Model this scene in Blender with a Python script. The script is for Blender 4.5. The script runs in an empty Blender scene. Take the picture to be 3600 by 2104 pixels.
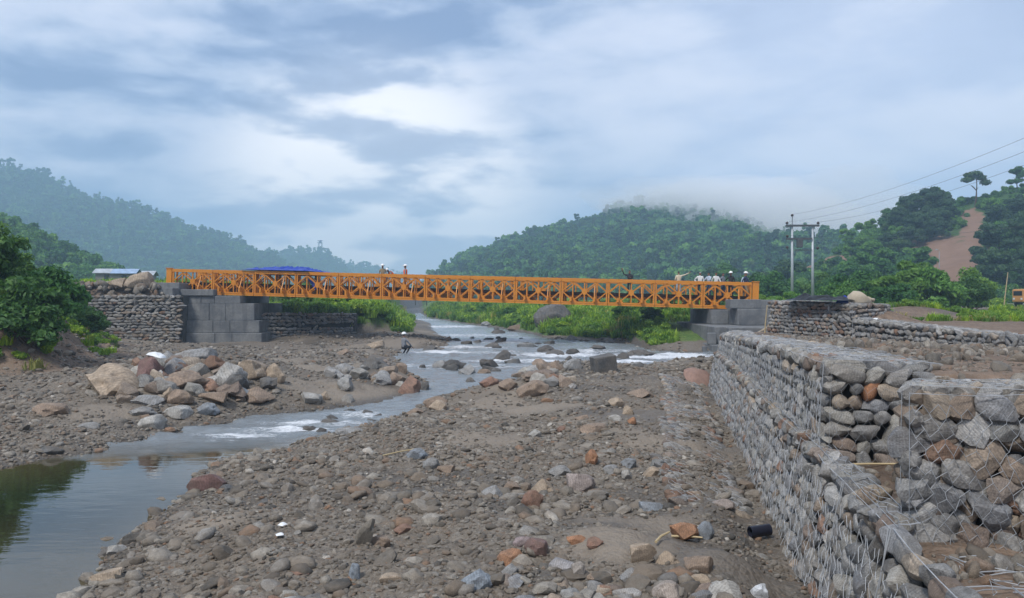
import bpy, bmesh, math, random
import numpy as np
from mathutils import Vector, Matrix, Euler, noise as mnoise

random.seed(7)
RNG = np.random.default_rng(11)
scene = bpy.context.scene
COL = scene.collection

# ------------------------------------------------------------------ camera
EYE = 3.0                      # metres above the river surface
F, CX, CY = 2772.0, 1800.0, 1052.0   # focal length and centre in photo pixels (3600 x 2104)
cam_d = bpy.data.cameras.new("camera")
cam_d.sensor_width = 36.0
cam_d.lens = 36.0 * F / 3600.0
cam_d.clip_start = 0.1
cam_d.clip_end = 12000.0
cam = bpy.data.objects.new("camera", cam_d)
COL.objects.link(cam)
cam.location = (0, 0, EYE)
cam.rotation_euler = (math.radians(90), 0, 0)
scene.camera = cam

# ------------------------------------------------------------------ light and sky
SUN_EL, SUN_AZ = math.radians(52), math.radians(215)   # azimuth clockwise from +Y
world = bpy.data.worlds.new("World")
scene.world = world
world.use_nodes = True
wn = world.node_tree
wn.nodes.clear()


class NT:
    """small helper to write node trees"""
    def __init__(self, tree):
        self.t = tree
    def n(self, typ, **kw):
        nd = self.t.nodes.new(typ)
        for k, v in kw.items():
            if k.startswith("i_"):
                key = k[2:]
                key = int(key) if key.isdigit() else key.replace("_", " ")
                nd.inputs[key].default_value = v
            else:
                setattr(nd, k, v)
        return nd
    def l(self, a, b):
        self.t.links.new(a, b)
    def math(self, op, a, b=None, clamp=False):
        nd = self.t.nodes.new("ShaderNodeMath")
        nd.operation = op
        nd.use_clamp = clamp
        for i, v in enumerate((a, b)):
            if v is None:
                continue
            if isinstance(v, (int, float)):
                nd.inputs[i].default_value = v
            else:
                self.l(v, nd.inputs[i])
        return nd.outputs[0]
    def mix(self, fac, a, b, blend="MIX"):
        nd = self.t.nodes.new("ShaderNodeMix")
        nd.data_type = "RGBA"
        nd.blend_type = blend
        nd.clamp_factor = True
        for s, v in ((nd.inputs[0], fac), (nd.inputs[6], a), (nd.inputs[7], b)):
            if isinstance(v, (int, float)):
                s.default_value = v
            elif isinstance(v, (tuple, list)):
                s.default_value = (*v[:3], 1.0)
            else:
                self.l(v, s)
        return nd.outputs[2]
    def ramp(self, fac, stops, interp="LINEAR"):
        nd = self.t.nodes.new("ShaderNodeValToRGB")
        nd.color_ramp.interpolation = interp
        e = nd.color_ramp.elements
        while len(e) < len(stops):
            e.new(0.5)
        for el, (p, c) in zip(e, stops):
            el.position = p
            el.color = (c, c, c, 1) if isinstance(c, (int, float)) else (*c[:3], 1)
        if fac is not None:
            self.l(fac, nd.inputs[0])
        return nd.outputs[0]
    def noise(self, vec, scale, detail=4.0, rough=0.55, dist=0.0):
        nd = self.n("ShaderNodeTexNoise")
        nd.inputs["Scale"].default_value = scale
        nd.inputs["Detail"].default_value = detail
        nd.inputs["Roughness"].default_value = rough
        nd.inputs["Distortion"].default_value = dist
        if vec is not None:
            self.l(vec, nd.inputs["Vector"])
        return nd.outputs["Fac"]
    def smooth(self, v, lo, hi):
        nd = self.n("ShaderNodeMapRange")
        nd.interpolation_type = "SMOOTHSTEP"
        self.l(v, nd.inputs["Value"])
        nd.inputs["From Min"].default_value = lo
        nd.inputs["From Max"].default_value = hi
        return nd.outputs["Result"]


def build_world():
    T = NT(wn)
    sky = T.n("ShaderNodeTexSky", sky_type="NISHITA", sun_disc=False, sun_elevation=SUN_EL, sun_rotation=SUN_AZ,
              air_density=1.2, dust_density=2.0)
    tc = T.n("ShaderNodeTexCoord")
    d = tc.outputs["Generated"]
    sep = T.n("ShaderNodeSeparateXYZ")
    T.l(d, sep.inputs[0])
    zz = T.math("ADD", T.math("MAXIMUM", sep.outputs[2], 0.0), 0.13)
    px = T.math("DIVIDE", sep.outputs[0], zz)
    py = T.math("DIVIDE", sep.outputs[1], zz)
    cmb = T.n("ShaderNodeCombineXYZ")
    T.l(px, cmb.inputs[0]); T.l(py, cmb.inputs[1])
    mp = T.n("ShaderNodeMapping")
    T.l(cmb.outputs[0], mp.inputs["Vector"])
    mp.inputs["Rotation"].default_value = (0, 0, math.radians(-32))
    mp.inputs["Scale"].default_value = (0.70, 1.15, 1)
    mp.inputs["Location"].default_value = (7.3, 2.9, 0)
    p = mp.outputs[0]
    mq = T.n("ShaderNodeMapping")
    T.l(d, mq.inputs["Vector"])
    mq.inputs["Rotation"].default_value = (0.0, math.radians(17), 0.0)
    mq.inputs["Scale"].default_value = (0.85, 1.0, 2.5)
    mq.inputs["Location"].default_value = (3.35, 1.2, 0.62)
    q = mq.outputs[0]
    big = T.noise(p, 0.8, 3.0, 0.5, 0.4)
    mid = T.noise(q, 4.6, 7.0, 0.52, 0.25)
    fine = T.noise(q, 12.0, 6.0, 0.52, 0.3)
    v = T.math("ADD", T.math("MULTIPLY", big, 0.28), T.math("ADD", T.math("MULTIPLY", mid, 0.48), T.math("MULTIPLY", fine, 0.24)))
    cloud = T.ramp(v, [(0.42, (0.155, 0.225, 0.385)), (0.46, (0.225, 0.305, 0.470)), (0.50, (0.345, 0.425, 0.575)),
                       (0.54, (0.440, 0.510, 0.650)), (0.60, (0.52, 0.580, 0.700))])
    # thin bright cloud where the sun's light comes through low over the valley
    vm = T.n("ShaderNodeVectorMath", operation="DOT_PRODUCT")
    T.l(d, vm.inputs[0])
    vm.inputs[1].default_value = Vector((-0.17, 1.0, 0.100)).normalized()
    lobe = T.smooth(vm.outputs["Value"], 0.970, 0.997)
    br = T.math("MULTIPLY", lobe, T.math("ADD", 0.28, T.math("MULTIPLY", T.smooth(v, 0.45, 0.545), 0.95)))
    c2 = T.mix(T.math("MULTIPLY", br, 0.9), cloud, (0.93, 0.94, 0.95))
    # low stratus veil
    vm2 = T.n("ShaderNodeVectorMath", operation="DOT_PRODUCT")
    T.l(d, vm2.inputs[0])
    vm2.inputs[1].default_value = Vector((0.42, 1.0, 0.14)).normalized()
    veil = T.math("MULTIPLY", T.smooth(vm2.outputs["Value"], 0.93, 0.99), 0.80)
    c3 = T.mix(veil, c2, T.mix(T.smooth(mid, 0.38, 0.62), (0.45, 0.53, 0.69), (0.58, 0.635, 0.745)))
    low = T.math("SUBTRACT", 1.0, T.smooth(sep.outputs[2], 0.0, 0.11))
    c4 = T.mix(T.math("MULTIPLY", low, 0.5), c3, (0.62, 0.655, 0.735))
    sc = T.n("ShaderNodeVectorMath", operation="SCALE")
    T.l(T.mix(1.0, c4, (1.06, 0.995, 0.955), "MULTIPLY"), sc.inputs[0])
    sc.inputs["Scale"].default_value = 11.6
    fin = T.mix(0.93, sky.outputs[0], sc.outputs[0])
    bg = T.n("ShaderNodeBackground")
    bg.inputs["Strength"].default_value = 0.1
    T.l(fin, bg.inputs["Color"])
    out = T.n("ShaderNodeOutputWorld")
    T.l(bg.outputs[0], out.inputs["Surface"])


build_world()
sun_d = bpy.data.lights.new("sun", "SUN")
sun_d.energy = 2.3
sun_d.angle = math.radians(11)
sun_d.color = (1.0, 0.96, 0.90)
sun = bpy.data.objects.new("sun", sun_d)
COL.objects.link(sun)
sdir = Vector((math.sin(SUN_AZ) * math.cos(SUN_EL), math.cos(SUN_AZ) * math.cos(SUN_EL), math.sin(SUN_EL)))
sun.rotation_euler = (-sdir).to_track_quat("-Z", "Y").to_euler()

vs = scene.view_settings
vs.view_transform = "Standard"
vs.look = "None"
vs.exposure = 0.5
vs.gamma = 1.0
vs.use_curve_mapping = False
scene.render.engine = "CYCLES"
cy = scene.cycles
cy.use_denoising = True
cy.max_bounces = 8
cy.diffuse_bounces = 3
cy.glossy_bounces = 2
cy.transmission_bounces = 2
cy.transparent_max_bounces = 8
cy.volume_bounces = 6
cy.caustics_reflective = False
cy.caustics_refractive = False


# ------------------------------------------------------------------ small maths
def sstep(t):
    t = np.clip(t, 0.0, 1.0)
    return t * t * (3 - 2 * t)


def _hash(i, j, seed):
    n = (i.astype(np.int64) * 374761393 + j.astype(np.int64) * 668265263 + seed * 974711) & 0x7FFFFFFF
    n = ((n ^ (n >> 13)) * 1274126177) & 0x7FFFFFFF
    return ((n ^ (n >> 16)) & 0xFFFF) / 65535.0


def vnoise(x, y, seed=0):
    x = np.asarray(x, float); y = np.asarray(y, float)
    xi = np.floor(x); yi = np.floor(y)
    u = x - xi; v = y - yi
    u = u * u * (3 - 2 * u); v = v * v * (3 - 2 * v)
    a = _hash(xi, yi, seed); b = _hash(xi + 1, yi, seed); c = _hash(xi, yi + 1, seed); d = _hash(xi + 1, yi + 1, seed)
    return (a + (b - a) * u) * (1 - v) + (c + (d - c) * u) * v


def fbm(x, y, seed=0, octaves=4):
    s = 0.0; a = 0.5; t = 0.0
    for k in range(octaves):
        s = s + a * vnoise(x * 2 ** k + 17.3 * k, y * 2 ** k - 9.1 * k, seed + k)
        t += a; a *= 0.5
    return s / t * 2 - 1


def unproj(px, py, z=0.0):
    y = F * (EYE - z) / (py - CY)
    return ((px - CX) / F * y, y)


# ------------------------------------------------------------------ objects
def tag(o, label=None, cat=None, group=None, kind=None):
    if label: o["label"] = label
    if cat: o["category"] = cat
    if group: o["group"] = group
    if kind: o["kind"] = kind
    return o


def new_mesh(name, verts, faces, mat=None, smooth=False):
    me = bpy.data.meshes.new(name)
    if isinstance(verts, np.ndarray):
        verts = verts.tolist()
    if isinstance(faces, np.ndarray):
        faces = faces.tolist()
    me.from_pydata(verts, [], faces)
    if mat:
        for m in (mat if isinstance(mat, (list, tuple)) else [mat]):
            me.materials.append(m)
    if smooth:
        me.shade_smooth()
    me.update()
    return me


def obj(name, me, parent=None, loc=None, rot=None, scale=None, mw=None):
    o = bpy.data.objects.new(name, me)
    COL.objects.link(o)
    if parent is not None:
        o.parent = parent
    if mw is not None:
        o.matrix_local = mw
    if loc is not None:
        o.location = loc
    if rot is not None:
        o.rotation_euler = rot
    if scale is not None:
        o.scale = scale
    return o


def empty(name, loc=(0, 0, 0), rz=0.0):
    o = bpy.data.objects.new(name, None)
    o.empty_display_size = 0.2
    COL.objects.link(o)
    o.location = loc
    o.rotation_euler = (0, 0, rz)
    return o


def set_attr(me, name, arr, typ="FLOAT_COLOR", domain="POINT"):
    at = me.attributes.new(name, typ, domain)
    if typ == "FLOAT_COLOR":
        a = np.ones((len(arr), 4)); a[:, :arr.shape[1]] = arr
        at.data.foreach_set("color", a.astype(np.float32).ravel())
    elif typ == "FLOAT_VECTOR":
        at.data.foreach_set("vector", np.asarray(arr, np.float32).ravel())
    else:
        at.data.foreach_set("value", np.asarray(arr).ravel())


class MB:
    """collects simple shapes into one mesh"""
    def __init__(self):
        self.v = []; self.f = []
    def box(self, lo, hi, M=None):
        k = len(self.v)
        for z in (lo[2], hi[2]):
            for x, y in ((lo[0], lo[1]), (hi[0], lo[1]), (hi[0], hi[1]), (lo[0], hi[1])):
                p = Vector((x, y, z))
                self.v.append(tuple(M @ p if M else p))
        self.f += [(k, k + 3, k + 2, k + 1), (k + 4, k + 5, k + 6, k + 7), (k, k + 1, k + 5, k + 4), (k + 1, k + 2, k + 6, k + 5),
                   (k + 2, k + 3, k + 7, k + 6), (k + 3, k, k + 4, k + 7)]
        return self
    def bar(self, a, b, w, h, up=(0, 1, 0)):
        a = Vector(a); b = Vector(b)
        d = (b - a); L = d.length; d.normalize()
        u = Vector(up); s = d.cross(u).normalized(); u = s.cross(d).normalized()
        M = Matrix((d, u, s)).transposed().to_4x4()
        M.translation = a
        return self.box((0, -w / 2, -h / 2), (L, w / 2, h / 2), M)
    def tube(self, pts, rad, n=6, cap=True):
        pts = [Vector(p) for p in pts]
        if not isinstance(rad, (list, tuple)):
            rad = [rad] * len(pts)
        k0 = len(self.v)
        prev = None
        for i, p in enumerate(pts):
            d = (pts[min(i + 1, len(pts) - 1)] - pts[max(i - 1, 0)]).normalized()
            if prev is None:
                s = d.cross(Vector((0, 0, 1)) if abs(d.z) < 0.9 else Vector((1, 0, 0))).normalized()
            else:
                s = (prev - d * prev.dot(d)).normalized()
            prev = s
            u = d.cross(s)
            for j in range(n):
                a = 2 * math.pi * j / n
                self.v.append(tuple(p + (s * math.cos(a) + u * math.sin(a)) * rad[i]))
        for i in range(len(pts) - 1):
            for j in range(n):
                a = k0 + i * n + j; b = k0 + i * n + (j + 1) % n
                self.f.append((a, b, b + n, a + n))
        if cap:
            self.f.append(tuple(k0 + j for j in range(n))[::-1])
            e = k0 + (len(pts) - 1) * n
            self.f.append(tuple(e + j for j in range(n)))
        return self
    def mesh(self, name, mat=None, smooth=False):
        return new_mesh(name, self.v, self.f, mat, smooth)


def bevelled(me, width=0.02, seg=1):
    bm = bmesh.new(); bm.from_mesh(me)
    bmesh.ops.bevel(bm, geom=list(bm.edges), offset=width, segments=seg, affect="EDGES", profile=0.6)
    bm.to_mesh(me); bm.free()
    return me


# ------------------------------------------------------------------ materials
def mat_new(name):
    m = bpy.data.materials.new(name)
    m.use_nodes = True
    m.node_tree.nodes.clear()
    return m, NT(m.node_tree)


def finish(T, color, rough=0.85, bump=None, bump_strength=0.4, bump_dist=0.02, metallic=0.0, spec=0.35, extra=None):
    b = T.n("ShaderNodeBsdfPrincipled")
    for key, v in (("Base Color", color), ("Roughness", rough), ("Metallic", metallic), ("Specular IOR Level", spec)):
        if isinstance(v, (int, float)):
            b.inputs[key].default_value = v
        elif isinstance(v, (tuple, list)):
            b.inputs[key].default_value = (*v[:3], 1)
        else:
            T.l(v, b.inputs[key])
    if bump is not None:
        bp = T.n("ShaderNodeBump")
        bp.inputs["Strength"].default_value = bump_strength
        bp.inputs["Distance"].default_value = bump_dist
        T.l(bump, bp.inputs["Height"])
        T.l(bp.outputs[0], b.inputs["Normal"])
    out = T.n("ShaderNodeOutputMaterial")
    T.l(b.outputs[0], out.inputs["Surface"])
    return b


def simple_mat(name, color, rough=0.8, var=0.25, scale=6.0, metallic=0.0, spec=0.35, bump=0.3, dist=0.01):
    m, T = mat_new(name)
    tc = T.n("ShaderNodeTexCoord")
    n1 = T.noise(tc.outputs["Object"], scale, 5.0, 0.6)
    k = T.ramp(n1, [(0.3, 1 - var), (0.7, 1 + var * 0.6)])
    c = T.mix(1.0, color, k, "MULTIPLY")
    finish(T, c, rough, n1, bump, dist, metallic, spec)
    return m


PEB = [(0.0, (0.067, 0.062, 0.054)), (0.13, (0.120, 0.110, 0.094)), (0.28, (0.178, 0.158, 0.131)), (0.44, (0.231, 0.207, 0.173)),
       (0.58, (0.159, 0.129, 0.098)), (0.69, (0.265, 0.242, 0.206)), (0.79, (0.187, 0.139, 0.102)), (0.86, (0.217, 0.204, 0.183)),
       (0.955, (0.212, 0.129, 0.080)), (0.982, (0.404, 0.372, 0.323))]


SILT = {"random": 0.62, "color": 0.30, "attr": 0.22}


def stone_mat(name, source, wet=0.0, gain=1.0, layered=True):
    """source: 'color' object colour, 'random' per-instance random, 'attr' vertex attribute tint"""
    m, T = mat_new(name)
    tc = T.n("ShaderNodeTexCoord")
    oi = T.n("ShaderNodeObjectInfo")
    if source == "color":
        base = oi.outputs["Color"]
    elif source == "attr":
        base = T.n("ShaderNodeAttribute", attribute_name="tint").outputs["Color"]
    else:
        base = T.ramp(oi.outputs["Random"], [(p, tuple(v * gain for v in c)) for p, c in PEB], "CONSTANT")
    add = T.n("ShaderNodeVectorMath", operation="ADD")
    T.l(tc.outputs["Object"], add.inputs[0])
    scl = T.n("ShaderNodeVectorMath", operation="SCALE")
    cmb = T.n("ShaderNodeCombineXYZ")
    T.l(oi.outputs["Random"], cmb.inputs[0]); T.l(oi.outputs["Random"], cmb.inputs[2])
    T.l(cmb.outputs[0], scl.inputs[0]); scl.inputs["Scale"].default_value = 37.0
    T.l(scl.outputs[0], add.inputs[1])
    p = add.outputs[0]
    n1 = T.noise(p, 1.6, 5.0, 0.6)
    n2 = T.noise(p, 9.0, 5.0, 0.7)
    k = T.ramp(n1, [(0.28, 0.62), (0.5, 1.0), (0.74, 1.38)])
    c = T.mix(1.0, base, k, "MULTIPLY")
    k2 = T.ramp(n2, [(0.32, 0.68), (0.5, 1.0), (0.66, 1.32)])
    c = T.mix(1.0, c, k2, "MULTIPLY")
    if layered:
        wv = T.n("ShaderNodeTexWave")
        T.l(p, wv.inputs["Vector"])
        wv.inputs["Scale"].default_value = 2.2; wv.inputs["Distortion"].default_value = 6.0
        wv.inputs["Detail"].default_value = 3.0
        k3 = T.ramp(wv.outputs["Fac"], [(0.0, 0.80), (0.5, 1.0), (1.0, 1.14)])
        c = T.mix(0.7, c, k3, "MULTIPLY")
    # silt dried on the stones in patches
    ns = T.noise(T.n("ShaderNodeNewGeometry").outputs["Position"], 2.6, 5.0, 0.65)
    silt = T.math("MULTIPLY", T.smooth(ns, 0.36, 0.62), SILT[source])
    c = T.mix(silt, c, (0.165, 0.134, 0.102))
    h = T.math("ADD", T.math("MULTIPLY", n1, 0.6), T.math("MULTIPLY", n2, 0.4))
    finish(T, c, 0.82 - 0.4 * wet, h, 0.55, 0.05, 0.0, 0.35)
    return m


M = {}
M["stone"] = stone_mat("stone", "color")
M["stone_fill"] = stone_mat("stone_fill", "attr", layered=False)
M["pebble"] = stone_mat("pebble", "random", layered=False)


def leaf_mat(name, col_a, col_b, trans=0.35, use_attr=True):
    m, T = mat_new(name)
    if use_attr:
        at = T.n("ShaderNodeAttribute", attribute_name="tint")
        f = at.outputs["Fac"]
    else:
        f = T.n("ShaderNodeObjectInfo").outputs["Random"]
    oi = T.n("ShaderNodeObjectInfo")
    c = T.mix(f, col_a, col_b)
    k = T.ramp(oi.outputs["Random"], [(0.0, (0.50, 0.62, 0.66)), (0.3, (0.85, 0.88, 0.90)), (0.6, (1.05, 1.0, 0.9)), (0.85, (1.45, 1.25, 0.80)), (1.0, (1.9, 1.55, 0.95))])
    c = T.mix(1.0, c, k, "MULTIPLY")
    df = T.n("ShaderNodeBsdfPrincipled")
    T.l(c, df.inputs["Base Color"]); df.inputs["Roughness"].default_value = 0.55
    df.inputs["Specular IOR Level"].default_value = 0.3
    tr = T.n("ShaderNodeBsdfTranslucent")
    c2 = T.mix(1.0, c, (1.15, 1.25, 0.6), "MULTIPLY")
    T.l(c2, tr.inputs["Color"])
    mx = T.n("ShaderNodeMixShader")
    mx.inputs[0].default_value = trans
    T.l(df.outputs[0], mx.inputs[1]); T.l(tr.outputs[0], mx.inputs[2])
    out = T.n("ShaderNodeOutputMaterial")
    T.l(mx.outputs[0], out.inputs["Surface"])
    return m


M["leaf_far"] = leaf_mat("leaf_far", (0.038, 0.122, 0.040), (0.108, 0.255, 0.068), 0.2)
M["leaf_mid"] = leaf_mat("leaf_mid", (0.042, 0.130, 0.034), (0.125, 0.275, 0.060), 0.3)
M["leaf_near"] = leaf_mat("leaf_near", (0.039, 0.109, 0.030), (0.115, 0.230, 0.057), 0.35)
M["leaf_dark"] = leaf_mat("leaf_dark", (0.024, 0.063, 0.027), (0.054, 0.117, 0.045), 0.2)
M["leaf_bright"] = leaf_mat("leaf_bright", (0.085, 0.185, 0.030), (0.20, 0.345, 0.070), 0.42)
M["grass"] = leaf_mat("grass_blade", (0.105, 0.215, 0.032), (0.27, 0.42, 0.075), 0.4)
M["dry_grass"] = leaf_mat("dry_grass_blade", (0.168, 0.204, 0.060), (0.324, 0.312, 0.120), 0.35)
M["bark"] = simple_mat("bark", (0.10, 0.075, 0.055), 0.9, 0.35, 12.0)

# ------------------------------------------------------------------ the river's outline (metres, water level 0)
LEFT_BANK = [(344, 1593), (380, 1568), (510, 1544), (614, 1519), (675, 1500), (798, 1488), (900, 1464), (1046, 1452), (1168, 1433),
             (1340, 1409), (1432, 1384), (1475, 1372), (1506, 1347), (1475, 1329), (1426, 1304), (1390, 1255), (1420, 1230),
             (1487, 1226), (1557, 1232), (1586, 1196), (1528, 1164), (1514, 1136), (1443, 1116)]
FAR_BANK = [(1507, 1119), (1586, 1132), (1657, 1143), (1764, 1157), (1871, 1178), (1925, 1193), (2086, 1203), (2214, 1209),
            (2304, 1236), (2428, 1241)]
BAR_EDGE = [(2435, 1262), (2275, 1282), (2171, 1300), (2079, 1296), (1944, 1302), (1845, 1310), (1784, 1349), (1680, 1362), (1672, 1380),
            (1537, 1392), (1463, 1439), (1310, 1488), (1168, 1525), (1064, 1550), (984, 1590), (900, 1597), (767, 1620), (690, 1680),
            (669, 1734), (552, 1808), (442, 1894), (380, 1937), (300, 2084)]
left_w = [(-13.0, 10.0), (-10.6, 12.6)] + [unproj(0, 1652), unproj(147, 1617), unproj(282, 1600)] + [unproj(*p) for p in LEFT_BANK]
far_w = [(-24, 170.0), (-30, 230.0), (-27, 232.0), (-19.0, 165.0)] + [unproj(*p) for p in FAR_BANK] + [(11.6, 44.6), (11.6, 42.0)]
bar_w = [unproj(*p) for p in BAR_EDGE] + [(-4.5, 6.4), (-6.0, 4.2), (-8, 2.0), (-14.0, 1.0), (-15.0, 6.0)]
WPOLY = np.array(left_w + far_w + bar_w)


def water_dist(X, Y):
    """signed distance to the water's edge, positive on land"""
    X = np.asarray(X, float); Y = np.asarray(Y, float)
    best = np.full(X.shape, 1e18)
    inside = np.zeros(X.shape, bool)
    P = WPOLY; n = len(P)
    for i in range(n):
        ax, ay = P[i]; bx, by = P[(i + 1) % n]
        dx, dy = bx - ax, by - ay
        t = np.clip(((X - ax) * dx + (Y - ay) * dy) / (dx * dx + dy * dy + 1e-12), 0, 1)
        best = np.minimum(best, (X - ax - t * dx) ** 2 + (Y - ay - t * dy) ** 2)
        c = (ay > Y) != (by > Y)
        with np.errstate(divide="ignore", invalid="ignore"):
            xi = (bx - ax) * (Y - ay) / (by - ay + 1e-15) + ax
        inside ^= c & (X < xi)
    d = np.sqrt(best)
    return np.where(inside, -d, d)


fx = np.array([p[0] for p in far_w[3:-2]]); fy = np.array([p[1] for p in far_w[3:-2]])
lw = np.array(left_w); o_ = np.argsort(lw[:, 1]); lwY, lwX = lw[o_, 1], lw[o_, 0]


BANK = np.array([(-70, 17.5), (-22, 20.5), (-16.0, 22.4), (-13.9, 24.6), (-14.2, 28.5), (-17.5, 35), (-20.5, 41), (-23.5, 48), (-26.5, 52.3), (-70, 53.5)])


def bank_dist(X, Y):
    """distance up the left earth bank from its toe, negative in front of it"""
    X = np.asarray(X, float); Y = np.asarray(Y, float)
    best = np.full(X.shape, 1e18); inside = np.zeros(X.shape, bool)
    n = len(BANK)
    for i in range(n):
        ax, ay = BANK[i]; bx, by = BANK[(i + 1) % n]
        c = (ay > Y) != (by > Y)
        inside ^= c & (X < (bx - ax) * (Y - ay) / (by - ay + 1e-15) + ax)
        if i >= n - 2:
            continue
        dx, dy = bx - ax, by - ay
        t = np.clip(((X - ax) * dx + (Y - ay) * dy) / (dx * dx + dy * dy), 0, 1)
        best = np.minimum(best, (X - ax - t * dx) ** 2 + (Y - ay - t * dy) ** 2)
    d = np.sqrt(best)
    return np.where(inside, d, -d)


def wall_base_x(Y):     # foot of the lower gabion tier; past 26 m it turns towards the abutment
    return np.interp(Y, [0, 26, 46], [1.377, 6.47, 12.6])


def wall_top_x(Y):      # river face of the upper tier
    return wall_base_x(Y) + 0.42


def wall_top_z(Y):
    return np.interp(Y, [8, 12, 20, 26, 44], [2.30, 2.25, 2.05, 1.80, 1.20])


def wall_mid_z(Y):
    return np.minimum(1.32, wall_top_z(Y) - 0.55)


GX = np.array([12.5, 14.2, 15.7, 16.3]); GY = np.array([38.5, 33.0, 24.0, 15.0])   # back terrace line


def g_line(Y):
    return np.interp(Y, GY[::-1], GX[::-1])


def zones(X, Y):
    """height and ground-cover weights (green, earth, sand)"""
    X = np.asarray(X, float); Y = np.asarray(Y, float)
    d = water_dist(X, Y)
    land = sstep(d / 1.2)
    n1 = fbm(X * 0.22, Y * 0.22, 3); n2 = fbm(X * 0.9, Y * 0.9, 9); n3 = fbm(X * 3.1, Y * 3.1, 21, 3)
    z = np.where(d > 0, 0.42 * (1 - np.exp(-np.maximum(d, 0) / 2.4)), -0.55 * (1 - np.exp(np.minimum(d, 0) / 1.1)))
    z = z + land * (0.15 * n1 + 0.15 * n2 + 0.065 * n3) + np.where(d < 0, 0.05 * n2, 0)
    green = np.zeros(X.shape); earth = np.zeros(X.shape); sand = np.zeros(X.shape)
    # far bank and valley floor
    yf = np.interp(X, fx, fy)
    fr = sstep((Y - yf) / 16.0) * sstep((Y - 44) / 4) * (X > -30)
    z = z + fr * (1.15 + 0.35 * n1) + sstep((Y - 110) / 150) * 0.8 * land
    green = np.maximum(green, sstep((Y - yf - 1.5 + 1.2 * n2) / 2.0) * sstep((Y - 46) / 4) * (d > 0) * (X > -28))
    # low dry flat before the far pier
    lowf = sstep((np.interp(Y, lwY, lwX) - 3.0 - X) / 4.0) * sstep((Y - 33) / 8) * sstep((56 - Y) / 1.0)
    z = z - lowf * 0.38 * sstep(z / 0.3)
    # left earth bank with shrubs
    bd = bank_dist(X, Y)
    z = z + sstep(bd / 4.6) * (2.65 + 0.5 * n1 + 0.25 * n2) + sstep((bd + 4.0) / 4.5) * 0.30 * (Y < 53)
    earth = np.maximum(earth, sstep((bd + 1.6 + 1.5 * n2) / 2.5) * (Y < 60))
    green = np.maximum(green, sstep((bd - 3.2 + 2.0 * n2) / 2.5) * (Y < 56) * 0.8)
    # the boulder pile sits on a low rise
    for px, py, rx, ry, hh in ((600, 1330, 2.6, 3.6, 0.75), (850, 1330, 2.2, 3.0, 0.5), (1340, 1310, 1.8, 2.6, 0.35), (1950, 1300, 3.0, 2.2, 0.30), (1870, 1390, 2.2, 2.4, 0.25)):
        cx, cy_ = unproj(px, py, hh)
        z = z + hh * np.exp(-((X - cx) / rx) ** 2 - ((Y - cy_) / ry) ** 2) * land
    # raised ground behind the gabions on both sides of the far pier
    pl = sstep((Y - 52.9) / 0.9) * sstep((-22.55 - X) / 0.5)
    z = np.where(pl > 0, np.maximum(z, pl * (3.75 + 0.25 * n1 + 0.18 * n2)), z)
    earth = np.maximum(earth, pl * sstep((75 - Y) / 10))
    green = np.where(Y > 62, np.maximum(green, pl * sstep((Y - 62 + 4 * n1) / 6)), green)
    xl = np.interp(Y, lwY, lwX)
    pr = sstep((Y - 56.1 - 0.847 * np.maximum(X + 17.6, -1.0)) / 0.7) * sstep((xl - 3.0 - X) / 2.5) * sstep((X + 22) / 1.0)
    z = np.where(pr > 0, np.maximum(z, pr * (1.95 + 0.2 * n1 + 0.1 * n2)), z)
    green = np.maximum(green, pr)
    lf = sstep((Y - 56) / 2) * (X < xl)
    green = np.maximum(green, lf * sstep((xl - 1.5 - X + n2) / 2.5) * sstep((Y - 60) / 6))
    # right bank: revetment slope, ledge, fill, terraces
    xb = wall_base_x(Y); xt = wall_top_x(Y)
    my = sstep((Y - 3.9) / 0.4) * sstep((46 - Y) / 1.0)
    z = z - my * 0.26 * sstep((X - xb + 0.9) / 0.7) * sstep((xb + 1.4 - X) / 0.4) * sstep((z - 0.05) / 0.3)
    core = sstep((X - xb - 0.30) / 0.12) * my
    z = np.where(core > 0, np.maximum(z, core * np.where(Y < 8.9, 1.20 + 0.07 * n2 + 0.05 * n3, wall_mid_z(Y) - 0.25)), z)
    fill = sstep((X - xt - 0.45) / 0.35) * sstep((Y - 8.95) / 0.25) * sstep((47 - Y) / 1.0)
    zf = wall_top_z(Y) - 0.17 - 0.28 * sstep((X - xt - 2.5) / 6.0) + 0.05 * n2 + 0.03 * n3
    z = np.where(fill > 0, np.maximum(z, z * (1 - fill) + fill * zf), z)
    fil2 = sstep((X - 4.75) / 0.35) * sstep((Y - 6.6) / 0.3) * (Y <= 9.3)
    z = np.where(fil2 > 0, np.maximum(z, z * (1 - fil2) + fil2 * (2.02 + 0.05 * n2)), z)
    earth = np.maximum(earth, np.maximum(fill, fil2))
    earth = np.maximum(earth, core * (Y < 9.2))
    gl = g_line(Y)
    foot = sstep((X - (gl - 6.0)) / 6.0) * sstep((Y - 15) / 3) * sstep((44 - Y) / 3)
    z = z + foot * np.interp(Y, [15, 24, 33, 40], [0.05, 0.08, 0.0, 0.15]) * (X > xt + 1)
    ter = sstep((X - gl - 0.35) / 0.5) * sstep((Y - 13) / 2) * sstep((39.0 - Y) / 0.5)
    zt = np.interp(Y, [14, 24, 33, 34.5, 40, 60, 85, 115, 140], [1.55, 1.62, 2.02, 2.02, 1.98, 2.0, 2.25, 2.45, 2.2])
    zt = zt + 0.55 * sstep((18.0 - X) / 2.0) * sstep((Y - 33.2) / 1.0) * sstep((75 - Y) / 15) + 0.08 * n1 + 0.06 * n2
    zt = zt + 0.62 * np.exp(-((X - 21.3) / 2.4) ** 2 - ((Y - 42) / 3.0) ** 2) + 0.35 * np.exp(-((X - 18.5) / 1.8) ** 2 - ((Y - 40) / 2.5) ** 2)
    rgt = ter * (X > 10)
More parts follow.
